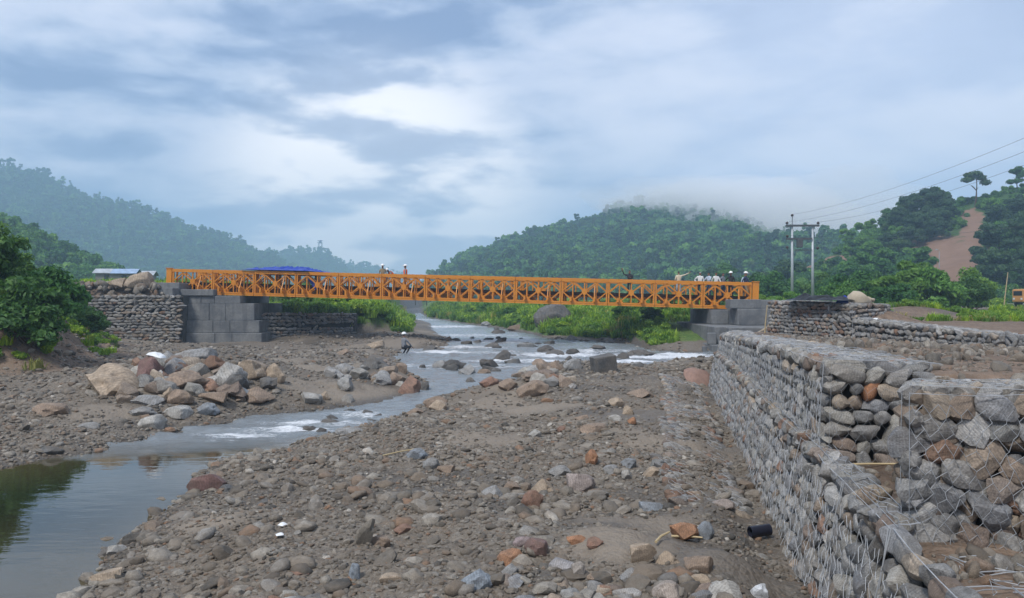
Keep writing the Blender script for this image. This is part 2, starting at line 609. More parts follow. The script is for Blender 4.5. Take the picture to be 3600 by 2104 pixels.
    apr = sstep((X - np.minimum(0.333 * Y, 15.9) - 0.25) / 0.6) * sstep((Y - 38.3) / 0.6)
    rgt = np.maximum(rgt, apr)
    z = np.where(rgt > 0, z * (1 - rgt) + rgt * np.maximum(zt, z), z)
    earth = np.maximum(earth, rgt * sstep((95 - Y) / 40))
    gmask = sstep((fbm(X * 0.08, Y * 0.08, 44) + 0.15 - 0.25 * sstep((60 - Y) / 20)) / 0.35)
    green = np.where(rgt > 0.3, np.maximum(green * 0.0, np.maximum(gmask * sstep((X - 17 + 2 * n2) / 2.0) * sstep((Y - 42) / 10), sstep((Y - 50) / 10) * sstep((0.50 - X / Y) / 0.03)) * (1 - sstep((X / Y - 0.50) / 0.03) * sstep((0.63 - X / Y) / 0.03) * sstep((112 - Y) / 20))), green)
    # sand patches on the bar
    sn = fbm(X * 0.33, Y * 0.33, 77, 3)
    sand = np.maximum(sand, sstep((sn - 0.12) / 0.25) * (1 - green) * 0.75)
    for px, py, rx, ry in ((1710, 1545, 1.5, 1.3), (1180, 1370, 2.6, 1.2), (1900, 1440, 1.3, 1.0), (760, 1790, 0.8, 0.6),
                           (2560, 2010, 0.8, 0.5), (2200, 1960, 0.9, 0.6)):
        cx, cy_ = unproj(px, py, 0.35)
        g = np.exp(-((X - cx) / rx) ** 2 - ((Y - cy_) / ry) ** 2)
        sand = np.maximum(sand, sstep(g * 1.5 - 0.45 + 0.5 * n2 + 0.35 * n3) * 0.9)
        z = z + 0.06 * g
    green = green * (d > 0.3)
    return z, d, np.clip(green, 0, 1), np.clip(earth, 0, 1), np.clip(sand, 0, 1)


def H(x, y):
    return float(zones(np.array([x]), np.array([y]))[0][0])


def ray_ground(px, py):
    """where the line of sight through a photo pixel meets the ground"""
    ys = np.concatenate([np.arange(4.0, 40, 0.04), np.arange(40, 140, 0.2)])
    xs = (px - CX) / F * ys
    zs = EYE - (py - CY) / F * ys
    g = zones(xs, ys)[0]
    hit = np.nonzero(np.maximum(g, 0) >= zs)[0]
    i = hit[0] if len(hit) else len(ys) - 1
    return Vector((xs[i], ys[i], g[i]))


# ------------------------------------------------------------------ ground sheet
def axis(lo, hi, dense_lo, dense_hi, step, grow):
    v = list(np.arange(dense_lo, dense_hi + 1e-6, step))
    s = step; x = v[-1]
    while x < hi:
        s *= grow; x += s; v.append(min(x, hi))
    s = step; x = v[0]; a = []
    while x > lo:
        s *= grow; x -= s; a.append(max(x, lo))
    return np.array(a[::-1] + v)


def grid_faces(nx, ny):
    i, j = np.meshgrid(np.arange(nx - 1), np.arange(ny - 1))
    a = (j * nx + i).ravel()
    return np.stack([a, a + 1, a + nx + 1, a + nx], 1)


def ground_mat():
    m, T = mat_new("river_ground")
    geo = T.n("ShaderNodeNewGeometry")
    p = geo.outputs["Position"]
    at = T.n("ShaderNodeAttribute", attribute_name="zone")
    sep = T.n("ShaderNodeSeparateColor")
    T.l(at.outputs["Color"], sep.inputs[0])
    green, earth, sand = sep.outputs[0], sep.outputs[1], sep.outputs[2]
    wet = T.n("ShaderNodeAttribute", attribute_name="wet").outputs["Fac"]

    def vor(scale, rnd=1.0):
        v = T.n("ShaderNodeTexVoronoi")
        v.inputs["Scale"].default_value = scale
        v.inputs["Randomness"].default_value = rnd
        ds = T.n("ShaderNodeVectorMath", operation="ADD")
        nz = T.n("ShaderNodeTexNoise"); nz.inputs["Scale"].default_value = scale * 0.6
        T.l(p, nz.inputs["Vector"])
        sc = T.n("ShaderNodeVectorMath", operation="SCALE"); sc.inputs["Scale"].default_value = 0.5 / scale
        T.l(nz.outputs["Color"], sc.inputs[0])
        T.l(p, ds.inputs[0]); T.l(sc.outputs[0], ds.inputs[1])
        T.l(ds.outputs[0], v.inputs["Vector"])
        return v
    v1 = vor(9.0); v2 = vor(26.0); v3 = vor(60.0)
    def cells(v):
        s = T.n("ShaderNodeSeparateColor"); T.l(v.outputs["Color"], s.inputs[0])
        return s.outputs[0]
    g1 = T.ramp(cells(v1), PEB, "CONSTANT"); g2 = T.ramp(cells(v2), PEB, "CONSTANT"); g3 = T.ramp(cells(v3), PEB, "CONSTANT")
    nA = T.noise(p, 0.8, 5.0, 0.6)
    nB = T.noise(p, 5.0, 6.0, 0.65)
    nC = T.noise(p, 28.0, 5.0, 0.7)
    grav = T.mix(T.smooth(nB, 0.42, 0.58), g2, g1)
    grav = T.mix(T.smooth(nC, 0.40, 0.60), g3, grav)
    fines = T.mix(nB, (0.095, 0.075, 0.056), (0.185, 0.153, 0.117))  # silty fines, darkened to paint shade into gaps between stones
    c = T.mix(T.smooth(nA, 0.35, 0.72), T.mix(0.35, grav, fines), T.mix(0.65, grav, fines))
    sandc = T.mix(nB, (0.20, 0.163, 0.125), (0.275, 0.236, 0.19))
    sandc = T.mix(T.math("MULTIPLY", T.smooth(nC, 0.55, 0.7), 0.5), sandc, g3)
    c = T.mix(T.math("MULTIPLY", sand, T.smooth(T.math("ADD", nB, T.math("MULTIPLY", sand, 0.35)), 0.48, 0.68)), c, sandc)
    e1 = T.mix(T.smooth(nB, 0.3, 0.7), (0.105, 0.072, 0.050), (0.215, 0.150, 0.105))
    e1 = T.mix(T.math("MULTIPLY", T.smooth(nA, 0.4, 0.7), 0.55), e1, (0.25, 0.185, 0.135))
    e1 = T.mix(T.math("MULTIPLY", T.smooth(nC, 0.52, 0.62), 0.45), e1, g2)
    c = T.mix(T.math("MULTIPLY", earth, T.smooth(T.math("ADD", nB, earth), 0.6, 1.1)), c, e1)
    gr = T.mix(T.smooth(nB, 0.3, 0.7), (0.045, 0.095, 0.020), (0.125, 0.19, 0.045))
    gr = T.mix(T.math("MULTIPLY", T.smooth(nA, 0.5, 0.75), 0.5), gr, (0.17, 0.17, 0.075))
    c = T.mix(T.smooth(T.math("ADD", green, T.math("MULTIPLY", T.math("SUBTRACT", nB, 0.5), 0.7)), 0.35, 0.65), c, gr)
    wc = T.mix(1.0, c, (0.50, 0.50, 0.50), "MULTIPLY")
    c = T.mix(wet, c, wc)
    inv = T.math("SUBTRACT", 1.0, v1.outputs["Distance"])
    inv2 = T.math("SUBTRACT", 1.0, v2.outputs["Distance"])
    h = T.math("ADD", T.math("MULTIPLY", inv, 0.6), T.math("ADD", T.math("MULTIPLY", inv2, 0.35), T.math("MULTIPLY", nC, 0.35)))
    h = T.math("ADD", h, T.math("MULTIPLY", nB, 0.8))
    rough = T.math("SUBTRACT", 0.9, T.math("MULTIPLY", wet, 0.45))
    finish(T, c, rough, h, 0.8, 0.05, 0.0, 0.3)
    return m


M["ground"] = ground_mat()


def build_ground():
    gx = axis(-1300, 1300, -12, 8, 0.13, 1.045)
    gy = axis(-40, 1850, 4.5, 30, 0.13, 1.035)
    X, Y = np.meshgrid(gx, gy)
    z, d, g, e, s = zones(X.ravel(), Y.ravel())
    far = np.hypot(X.ravel(), Y.ravel() - 30)
    z = np.where(far > 200, np.minimum(z, 2.6), z)
    v = np.stack([X.ravel(), Y.ravel(), z], 1)
    me = new_mesh("ground", v, grid_faces(len(gx), len(gy)), M["ground"], True)
    # bare fields of the valley floor stay grassy
    g = np.where(far > 170, np.maximum(g, 0.9), g)
    set_attr(me, "zone", np.stack([g, e, s], 1))
    wet = np.clip(1 - d / (0.55 + 0.4 * fbm(v[:, 0] * 0.7, v[:, 1] * 0.7, 5)), 0, 1)
    damp = sstep((fbm(v[:, 0] * 0.45 + 3, v[:, 1] * 0.45, 151) - 0.10) / 0.35) * 0.75 * (1 - g)
    wet = np.maximum(wet, damp)
    set_attr(me, "wet", wet, "FLOAT")
    o = obj("ground", me)
    tag(o, "stony brown gravel bars and earth banks of the riverbed", kind="structure")


build_ground()


# ------------------------------------------------------------------ water
RAPIDS = [  # centre x, y, radius along, radius across, strength (photo pixels turned to metres below)
    (1900, 1290, 4.0, 1.6, 0.55), (1560, 1240, 2.4, 1.3, 0.9), (1640, 1222, 3.0, 1.5, 0.8), (2330, 1258, 3.5, 1.4, 1.0), (2180, 1275, 2.5, 0.9, 1.0),
    (2110, 1235, 5.0, 2.0, 0.55), (1820, 1270, 3.5, 1.0, 0.85), (1700, 1240, 4.0, 2.0, 0.5), (1560, 1150, 6.0, 5.0, 0.7), (1750, 1200, 5.0, 4.0, 0.7), (1990, 1250, 4.0, 2.5, 0.75), (1450, 1290, 1.8, 2.0, 0.5), (1600, 1290, 3.0, 2.0, 0.5), (1650, 1180, 6.0, 4.0, 0.55),
    (1120, 1490, 1.6, 0.55, 0.72), (1010, 1515, 1.5, 0.5, 0.75), (860, 1535, 1.3, 0.5, 0.7), (1250, 1460, 1.4, 0.55, 0.6), (1530, 1125, 9.0, 8.0, 0.5),
    (780, 1555, 0.9, 0.4, 0.5), (2400, 1250, 2.0, 1.0, 1.0)]


def water_mat():
    m, T = mat_new("river_water")
    geo = T.n("ShaderNodeNewGeometry")
    p = geo.outputs["Position"]
    rap = T.n("ShaderNodeAttribute", attribute_name="rapid").outputs["Fac"]
    flow = T.n("ShaderNodeAttribute", attribute_name="flow").outputs["Fac"]
    deep = T.n("ShaderNodeAttribute", attribute_name="deep").outputs["Fac"]
    mp = T.n("ShaderNodeMapping")
    T.l(p, mp.inputs["Vector"])
    mp.inputs["Rotation"].default_value = (0, 0, math.radians(-40))
    mp.inputs["Scale"].default_value = (0.7, 2.2, 1)
    q = mp.outputs[0]
    n1 = T.noise(q, 1.5, 7.0, 0.65, 0.8)
    n2 = T.noise(q, 4.5, 6.0, 0.7, 0.6)
    n3 = T.noise(p, 0.5, 3.0)
    n4 = T.noise(q, 13.0, 5.0, 0.75, 0.5)
    foam = T.smooth(T.math("ADD", T.math("MULTIPLY", rap, 0.50), T.math("ADD", T.math("MULTIPLY", n1, 0.50), T.math("ADD", T.math("MULTIPLY", n2, 0.38), T.math("MULTIPLY", n4, 0.30)))), 0.765, 0.97)
    foam = T.math("MULTIPLY", T.math("MULTIPLY", foam, T.smooth(rap, 0.05, 0.35)), T.math("ADD", 0.45, T.math("MULTIPLY", T.smooth(n4, 0.35, 0.6), 0.55)))
    shallow = T.mix(n3, (0.080, 0.060, 0.028), (0.052, 0.045, 0.022))
    body = T.mix(deep, shallow, (0.020, 0.024, 0.012))
    body = T.mix(flow, body, (0.205, 0.228, 0.240))
    c = T.mix(foam, body, (0.78, 0.80, 0.82))
    rough = T.math("ADD", T.math("ADD", 0.02, T.math("MULTIPLY", flow, 0.16)), T.math("MULTIPLY", foam, 0.5))
    b = T.n("ShaderNodeBsdfPrincipled")
    T.l(c, b.inputs["Base Color"]); T.l(rough, b.inputs["Roughness"])
    b.inputs["IOR"].default_value = 1.52
    h = T.math("ADD", T.math("MULTIPLY", n1, 0.6), T.math("ADD", T.math("MULTIPLY", n2, 0.35), T.math("MULTIPLY", n4, 0.12)))
    still = T.noise(q, 2.2, 3.0, 0.5)
    bp1 = T.n("ShaderNodeBump"); bp1.inputs["Distance"].default_value = 0.012; bp1.inputs["Strength"].default_value = 0.25
    T.l(still, bp1.inputs["Height"])
    bp = T.n("ShaderNodeBump"); bp.inputs["Distance"].default_value = 0.14
    T.l(h, bp.inputs["Height"]); T.l(T.math("MULTIPLY", flow, 0.9), bp.inputs["Strength"])
    T.l(bp1.outputs[0], bp.inputs["Normal"])
    T.l(bp.outputs[0], b.inputs["Normal"])
    out = T.n("ShaderNodeOutputMaterial")
    T.l(b.outputs[0], out.inputs["Surface"])
    return m


M["water"] = water_mat()


def build_water():
    gx = axis(-34, 14, -9, 10, 0.13, 1.04)
    gy = axis(0.5, 235, 6, 30, 0.13, 1.012)
    X, Y = np.meshgrid(gx, gy)
    X = X.ravel(); Y = Y.ravel()
    d = water_dist(X, Y)
    rap = np.zeros(len(X))
    for px, py, a, b, s in RAPIDS:
        cx, cy_ = unproj(px, py)
        rap = np.maximum(rap, s * np.exp(-((X - cx) / a) ** 2 - ((Y - cy_) / b) ** 2))
    flow = sstep((Y - 14.4 - 0.35 * (X + 8)) / 2.6)
    rap *= flow
    wave = 0.10 * fbm(X * 1.1 + Y * 0.5, Y * 2.4, 31) + 0.05 * fbm(X * 3, Y * 5.5, 37, 3)
    wave += 0.22 * rap * fbm(X * 1.6 + 3, Y * 3.2, 41)
    z = wave * flow * 0.8 + 0.05 * rap
    idx = -np.ones(len(X), int)
    keep = d < 0.9
    f = grid_faces(len(gx), len(gy))
    f = f[keep[f].all(1)]
    used = np.unique(f)
    idx[used] = np.arange(len(used))
    me = new_mesh("river_water", np.stack([X, Y, z], 1)[used], idx[f], M["water"], True)
    set_attr(me, "rapid", rap[used], "FLOAT")
    set_attr(me, "flow", flow[used], "FLOAT")
    set_attr(me, "deep", np.clip(-d[used] / 2.2, 0, 1), "FLOAT")
    o = obj("river", me)
    tag(o, "shallow grey river with white rapids and a still pool", kind="structure")


build_water()


# ------------------------------------------------------------------ scattering for uncountable stuff
def gn_scatter(name, pts, scl, rot, idx, coll, label):
    me = bpy.data.meshes.new(name)
    me.from_pydata(np.asarray(pts, float).tolist(), [], [])
    set_attr(me, "scl", scl, "FLOAT_VECTOR"); set_attr(me, "rot", rot, "FLOAT_VECTOR")
    set_attr(me, "idx", np.asarray(idx, np.int32), "INT")
    o = obj(name, me)
    tag(o, label, kind="stuff")
    ng = bpy.data.node_groups.new(name, "GeometryNodeTree")
    ng.interface.new_socket("Geometry", in_out="INPUT", socket_type="NodeSocketGeometry")
    ng.interface.new_socket("Geometry", in_out="OUTPUT", socket_type="NodeSocketGeometry")
    N = ng.nodes; L = ng.links
    gi = N.new("NodeGroupInput"); go = N.new("NodeGroupOutput")
    ip = N.new("GeometryNodeInstanceOnPoints")
    ci = N.new("GeometryNodeCollectionInfo")
    ci.inputs["Collection"].default_value = coll
    ci.inputs["Separate Children"].default_value = True
    ci.inputs["Reset Children"].default_value = True
    def na(nm, typ):
        a = N.new("GeometryNodeInputNamedAttribute"); a.data_type = typ
        a.inputs["Name"].default_value = nm
        return next(s for s in a.outputs if s.enabled and s.name == "Attribute")
    L.new(gi.outputs[0], ip.inputs["Points"])
    L.new(ci.outputs[0], ip.inputs["Instance"])
    ip.inputs["Pick Instance"].default_value = True
    L.new(na("idx", "INT"), ip.inputs["Instance Index"])
    e2r = N.new("FunctionNodeEulerToRotation")
    L.new(na("rot", "FLOAT_VECTOR"), e2r.inputs[0])
    L.new(e2r.outputs[0], ip.inputs["Rotation"])
    L.new(na("scl", "FLOAT_VECTOR"), ip.inputs["Scale"])
    L.new(ip.outputs[0], go.inputs[0])
    md = o.modifiers.new("scatter", "NODES")
    md.node_group = ng
    return o


def lib(name, meshes):
    c = bpy.data.collections.new(name)
    for k, me in enumerate(meshes):
        c.objects.link(bpy.data.objects.new(f"{name}_{k:02d}", me))
    return c


# ------------------------------------------------------------------ leaves, crowns, tufts
def leaf_quads(centres, normals, size, aspect=0.5, rng=RNG):
    n = len(centres)
    nr = normals + rng.normal(0, 0.55, (n, 3))
    nr /= np.linalg.norm(nr, axis=1)[:, None] + 1e-9
    a = np.cross(nr, rng.normal(0, 1, (n, 3)))
    a /= np.linalg.norm(a, axis=1)[:, None] + 1e-9
    b = np.cross(nr, a)
    s = (size * rng.uniform(0.6, 1.35, n))[:, None]
    tip = centres + a * s * 0.5 - nr * s * 0.10
    base = centres - a * s * 0.5 - nr * s * 0.06
    l = centres + b * s * aspect * 0.5; r = centres - b * s * aspect * 0.5
    v = np.stack([base, l, tip, r], 1).reshape(-1, 3)
    f = np.arange(4 * n).reshape(-1, 4)
    return v, f


def crown_points(rng, blobs, per, shell=0.55):
    """leaf places over a set of blobs (centre, radii)"""
    P = []; N = []
    for c, r in blobs:
        u = rng.normal(0, 1, (per, 3)); u /= np.linalg.norm(u, axis=1)[:, None]
        u[:, 2] = np.where(u[:, 2] < -0.35, -u[:, 2], u[:, 2])
        rad = (shell + (1 - shell) * rng.random(per) ** 0.6)[:, None]
        P.append(np.array(c) + u * rad * np.array(r)); N.append(u)
    return np.concatenate(P), np.concatenate(N)


def leaf_mesh(name, rng, blobs, per, size, mat, aspect=0.5, shell=0.55, core=True):
    P, N = crown_points(rng, blobs, per, shell)
    v, f = leaf_quads(P, N, size, aspect, rng)
    tint = np.repeat(rng.random(len(P)), 4)
    V = [v]; Fc = f.tolist(); k = len(v)
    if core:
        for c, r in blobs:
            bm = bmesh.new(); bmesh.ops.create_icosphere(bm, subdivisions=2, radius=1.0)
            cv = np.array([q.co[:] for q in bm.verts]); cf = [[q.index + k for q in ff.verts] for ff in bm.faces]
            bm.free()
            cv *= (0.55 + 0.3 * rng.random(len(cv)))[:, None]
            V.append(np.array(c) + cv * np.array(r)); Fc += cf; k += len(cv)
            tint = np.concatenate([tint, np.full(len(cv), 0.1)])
    me = new_mesh(name, np.concatenate(V), Fc, mat)
    set_attr(me, "tint", np.stack([tint] * 3, 1))
    return me


def blob_tree(rng, height, width, k, low=0.35, flat=0.7):
    out = []
    for i in range(k):
        t = rng.random()
        z = height * (low + (0.92 - low) * t)
        w = width * 0.5 * (1 - 0.55 * abs(t - 0.4)) * math.sqrt(rng.random())
        a = rng.random() * 2 * math.pi
        r = width * rng.uniform(0.16, 0.27)
        out.append(((w * math.cos(a), w * math.sin(a), z), (r, r, r * flat)))
    return out


R1 = np.random.default_rng(5)
far_crowns = lib("far_tree", [leaf_mesh("far_tree", R1, blob_tree(R1, h, w, 9, 0.25), 46, 1.5, M["leaf_far"], 0.75, 0.7)
                              for h, w in ((9, 7), (11, 7), (8, 8), (10, 6), (7, 7), (12, 8))]
                 + [leaf_mesh("far_tree", R1, blob_tree(R1, h, w, 8, 0.30), 40, 1.4, M["leaf_dark"], 0.7, 0.6) for h, w in ((13, 4.5), (10, 8))]
                 + [leaf_mesh("far_tree", R1, [((0.9 * math.cos(q), 0.9 * math.sin(q), 4.5 + 1.3 * q), (1.1, 1.1, 1.0)) for q in (0, 1.2, 2.3, 3.6, 4.8)], 60, 1.1, M["leaf_mid"], 0.5, 0.4)])
mid_crowns_me = [leaf_mesh("crown", R1, blob_tree(R1, h, w, 16, 0.28), 150, 0.62, M["leaf_mid"], 0.65, 0.62)
                 for h, w in ((7.5, 6.2), (9.5, 6.5), (8.5, 5.0), (6.5, 6.8), (10.5, 6.0))]
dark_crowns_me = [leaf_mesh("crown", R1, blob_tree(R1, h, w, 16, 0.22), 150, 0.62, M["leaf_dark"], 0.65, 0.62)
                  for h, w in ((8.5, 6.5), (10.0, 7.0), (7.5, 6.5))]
bush_me = [leaf_mesh("foliage", R1, [((R1.normal(0, 0.45), R1.normal(0, 0.45), R1.uniform(0.25, 0.95)), (0.40, 0.40, 0.36)) for _ in range(11)],
                     120, 0.20, M["leaf_mid"], 0.6, 0.55) for _ in range(4)]
bush_lib = lib("bush_source", bush_me)


def tuft_mesh(name, rng, n, h, mat, spread=0.35, width=0.03):
    V = []; Fc = []; tint = []
    for i in range(n):
        a = rng.random() * 6.283; r = spread * math.sqrt(rng.random())
        p = np.array([r * math.cos(a), r * math.sin(a), 0.0])
        b = rng.random() * 6.283
        lean = np.array([math.cos(b), math.sin(b), 0]) * rng.uniform(0.15, 0.6) * h
        hh = h * rng.uniform(0.5, 1.1)
        s = np.array([-math.sin(b), math.cos(b), 0]) * width
        k = len(V)
        V += [p - s, p + s, p + lean * 0.35 + [0, 0, hh * 0.6] + s * 0.8, p + lean * 0.35 + np.array([0, 0, hh * 0.6]) - s * 0.8,
              p + lean + np.array([0, 0, hh * (0.95 - 0.3 * rng.random())])]
        Fc += [(k, k + 1, k + 2, k + 3), (k + 3, k + 2, k + 4)]
        tint += [rng.random()] * 5
    me = new_mesh(name, np.array(V), Fc, mat)
    set_attr(me, "tint", np.stack([np.array(tint)] * 3, 1))
    return me


tuft_lib = lib("tuft_source", [tuft_mesh("tuft", R1, 60, 0.75, M["grass"], 0.4, 0.035) for _ in range(3)]
               + [tuft_mesh("tuft", R1, 50, 0.6, M["dry_grass"], 0.4, 0.03)]
               + [leaf_mesh("tuft", R1, [((0, 0, 0.25), (0.5, 0.5, 0.34)), ((0.3, 0.2, 0.4), (0.32, 0.32, 0.25))], 120, 0.20, M["grass"], 0.5, 0.4)])


# ------------------------------------------------------------------ hills
def hill_mat():
    m, T = mat_new("hillside")
    geo = T.n("ShaderNodeNewGeometry")
    p = geo.outputs["Position"]
    scar = T.n("ShaderNodeAttribute", attribute_name="scar").outputs["Fac"]
    n1 = T.noise(p, 0.03, 6.0, 0.6); n2 = T.noise(p, 0.35, 6.0, 0.65)
    g = T.mix(n1, (0.025, 0.062, 0.020), (0.075, 0.135, 0.040))
    g = T.mix(T.smooth(n2, 0.4, 0.7), g, (0.045, 0.09, 0.028))
    s = T.mix(n2, (0.16, 0.095, 0.065), (0.285, 0.185, 0.130))
    c = T.mix(T.smooth(T.math("ADD", scar, T.math("MULTIPLY", T.math("SUBTRACT", n2, 0.5), 1.7)), 0.38, 0.62), g, s)
    finish(T, c, 0.95, n2, 0.6, 0.6, 0.0, 0.1)
    return m


M["hill"] = hill_mat()


class Hill:
    def __init__(self, name, label, prof, Zr, front, back, tree_h, seed, rough=0.10, n=(150, 60), skew=0.10):
        self.skew = skew
        px = np.array([p[0] for p in prof], float); py = np.array([p[1] for p in prof], float)
        self.x = (px - CX) / F * Zr
        self.h = np.maximum((CY - py) / F * Zr + EYE - tree_h, -4)
        self.Zr, self.front, self.back, self.seed, self.rough = Zr, front, back, seed, rough
        self.x0, self.x1 = self.x[0], self.x[-1]
        self.amp = max(self.h)
        self.scars = []
        self.name, self.label, self.n = name, label, n
    def z(self, X, Y):
        X = np.asarray(X, float); Y = np.asarray(Y, float)
        w = np.where(Y < self.Zr, self.front, self.back)
        t = np.clip(1 - np.abs(Y - self.Zr) / w, 0, 1)
        wob = fbm(X / (self.front * 0.55), Y / (self.front * 0.55), self.seed)
        prof = np.clip(t + self.rough * wob * t * (1 - t) * 4, 0, 1) ** 1.1
        hh = np.interp(X + self.skew * (self.Zr - Y) * sstep((60 - X) / 80), self.x, self.h)
        z = -3 + (hh + 3) * prof + self.rough * 0.35 * self.amp * fbm(X / (self.front * 0.2), Y / (self.front * 0.2), self.seed + 5) * t * (1 - t) * 2
        return z
    def scar(self, X, Y):
        X = np.asarray(X, float)
        s = np.zeros(X.shape)
        if self.scars:
            Z = self.z(X, Y)
            qx = CX + F * X / Y; qy = CY - F * (Z - EYE) / Y
            for (cx, cy_, rx, ry) in self.scars:
                s = np.maximum(s, np.exp(-(((qx - cx) / rx) ** 2 + ((qy - cy_) / ry) ** 2) ** 1.5))
        return s
    def build(self):
        gx = np.linspace(self.x0, self.x1, self.n[0]); gy = np.linspace(self.Zr - self.front, self.Zr + self.back, self.n[1])
        X, Y = np.meshgrid(gx, gy)
        z = self.z(X.ravel(), Y.ravel())
        me = new_mesh(self.name, np.stack([X.ravel(), Y.ravel(), z], 1), grid_faces(*self.n), M["hill"], True)
        set_attr(me, "scar", self.scar(X.ravel(), Y.ravel()), "FLOAT")
        o = obj(self.name, me)
        tag(o, self.label, kind="structure")
        return o
    def forest(self, name, label, count, coll, nvar, smin, smax, behind=0.25, rng=RNG, ok=None):
        X = rng.uniform(self.x0, self.x1, count); Y = rng.uniform(self.Zr - self.front, self.Zr + self.back * behind, count)
        Z = self.z(X, Y)
        k = (Z > 1.0) & (self.scar(X, Y) < 0.35)
        if ok is not None:
            k &= ok(X, Y, Z)
        X, Y, Z = X[k], Y[k], Z[k]
        n = len(X)
        s = (smin + (smax - smin) * rng.random(n) ** 2.0) * (0.7 + 0.6 * vnoise(X / 25, Y / 25, 3))
        gn_scatter(name, np.stack([X, Y, Z - 0.4 * s], 1), np.stack([s, s, s * rng.uniform(0.8, 1.25, n)], 1),
                   np.stack([np.zeros(n), np.zeros(n), rng.uniform(0, 6.28, n)], 1), rng.integers(0, nvar, n), coll, label)


mountain = Hill("mountain", "long hazy blue mountain ridge falling towards the bridge",
                [(-900, 545), (-300, 545), (0, 566), (100, 585), (180, 620), (280, 662), (350, 690), (450, 703), (550, 745), (650, 780), (750, 815),
                 (850, 852), (920, 885), (1000, 925), (1080, 965), (1200, 1010), (1350, 1050)], 900, 520, 200, 8, 3, 0.30, (190, 90))
mountain.build()
mountain.forest("mountain_forest", "blue hazed forest covering the long mountain ridge", 16000, far_crowns, 9, 0.5, 1.25)
knoll = Hill("far_hill", "pale blue wooded hill with a lookout tower on top",
             [(650, 1000), (780, 915), (860, 885), (940, 878), (1020, 876), (1100, 866), (1150, 868), (1185, 900), (1215, 940), (1260, 985), (1400, 1050)],
             1200, 350, 180, 7, 8, 0.2, (80, 40))
knoll.build()
knoll.forest("far_hill_forest", "pale blue forest on the hill with the lookout tower", 3000, far_crowns, 6, 0.6, 1.1)
spur = Hill("valley_spur", "faint pale ridge closing the valley beyond the bridge",
            [(1100, 1040), (1180, 930), (1260, 922), (1330, 928), (1390, 948), (1440, 975), (1520, 1000), (1640, 1045)], 1500, 350, 180, 7, 12, 0.2, (50, 30))
spur.build()
spur.forest("valley_spur_forest", "faint forest on the pale ridge closing the valley", 1500, far_crowns, 6, 0.6, 1.1)
chill = Hill("wooded_hill", "rounded green wooded hill with cloud over its top",
             [(1440, 1052), (1490, 1000), (1530, 955), (1600, 905), (1680, 868), (1780, 835), (1880, 806), (1980, 782), (2060, 760), (2150, 728), (2250, 700),
              (2350, 682), (2450, 690), (2540, 722), (2640, 790), (2720, 850), (2800, 900), (2900, 940), (3050, 965), (3300, 985), (3600, 1010)],
             520, 290, 200, 7.0, 17, 0.20, (170, 90), -0.13)
chill.build()
chill.forest("hill_forest", "dense green forest covering the rounded hill behind the bridge", 19000, far_crowns, 9, 0.34, 0.90)
lhill = Hill("green_slope", "green scrub covered slope rising behind the shrubs at the edge",
             [(-700, 560), (-300, 640), (0, 745), (60, 765), (130, 800), (200, 838), (260, 880), (330, 920), (400, 950), (500, 975), (620, 1010), (760, 1050)],
             210, 120, 80, 4.0, 23, 0.3, (110, 60))
lhill.build()
lhill.forest("slope_scrub", "tangled green scrub covering the slope behind the shrubs", 4200, bush_lib, 4, 1.6, 4.2)
rhill = Hill("scarred_hill", "steep wooded hill with bare red brown landslip",
             [(2560, 1045), (2700, 990), (2800, 955), (2880, 920), (2960, 880), (3050, 835), (3130, 800), (3250, 760), (3350, 735), (3420, 705), (3500, 690),
              (3600, 655), (3800, 590), (4200, 480), (4800, 420)], 190, 105, 90, 0.0, 29, 0.28, (160, 90))
rhill.scars = [(3365, 900, 115, 75), (3350, 970, 105, 50), (3420, 800, 50, 75), (3285, 858, 95, 34), (2820, 935, 90, 26), (2960, 915, 70, 18), (3225, 800, 30, 18)]
rhill.build()


def clear_of_scars(X, Y, Z, k=0.85):
    """keeps the view on to the bare slips open, as below them only low growth stands"""
    qx = CX + F * X / Y; qy = CY - F * (Z - EYE) / Y
    ok = np.ones(np.shape(X), bool)
    for (cx, cy_, rx, ry) in rhill.scars[:4]:
        ok &= ((qx - cx) / (rx * k)) ** 2 + ((qy - cy_) / (ry * k)) ** 2 > 1
    return ok


rhill.forest("hill_scrub", "low green scrub on the slope around the landslip", 5200, bush_lib, 4, 1.0, 2.6,
             ok=lambda X, Y, Z: (rhill.scar(X, Y) < 0.25) & clear_of_scars(X, Y, Z + 1.2))

# ------------------------------------------------------------------ rocks
def rock_mesh(name, seed, sub=2, cuts=5, rough=0.22, mat=None, flat_base=False, sharp=0, keep=0.88):
    rr = random.Random(seed)
    bm = bmesh.new()
    bmesh.ops.create_icosphere(bm, subdivisions=sub, radius=1.0)
    off = Vector((rr.uniform(-50, 50), rr.uniform(-50, 50), rr.uniform(-50, 50)))
    planes = []
    for _ in range(cuts):
        n = Vector((rr.gauss(0, 1), rr.gauss(0, 1), rr.gauss(0, 1))).normalized()
        planes.append((n, rr.uniform(0.55, 0.9)))
    for v in bm.verts:
        p = v.co.copy()
        p *= 1 + rough * mnoise.fractal(p * 1.1 + off, 1.0, 2.0, 3) + 0.10 * rough * mnoise.noise(p * 4 + off)
        for n, dd in planes:
            t = p.dot(n) - dd
            if t > 0:
                p -= n * t * keep
        if flat_base and p.z < -0.45:
            p.z = -0.45 + (p.z + 0.45) * 0.25
        v.co = p
    me = bpy.data.meshes.new(name)
    bm.to_mesh(me); bm.free()
    # normalise to unit half-extents
    c = np.array([v.co[:] for v in me.vertices])
    lo, hi = c.min(0), c.max(0)
    c = (c - (lo + hi) / 2) / ((hi - lo) / 2)
    me.vertices.foreach_set("co", c.astype(np.float32).ravel())
    if mat:
        me.materials.append(mat)
    me.shade_smooth()
    if sharp:
        me.set_sharp_from_angle(angle=math.radians(sharp))
    me.update()
    return me


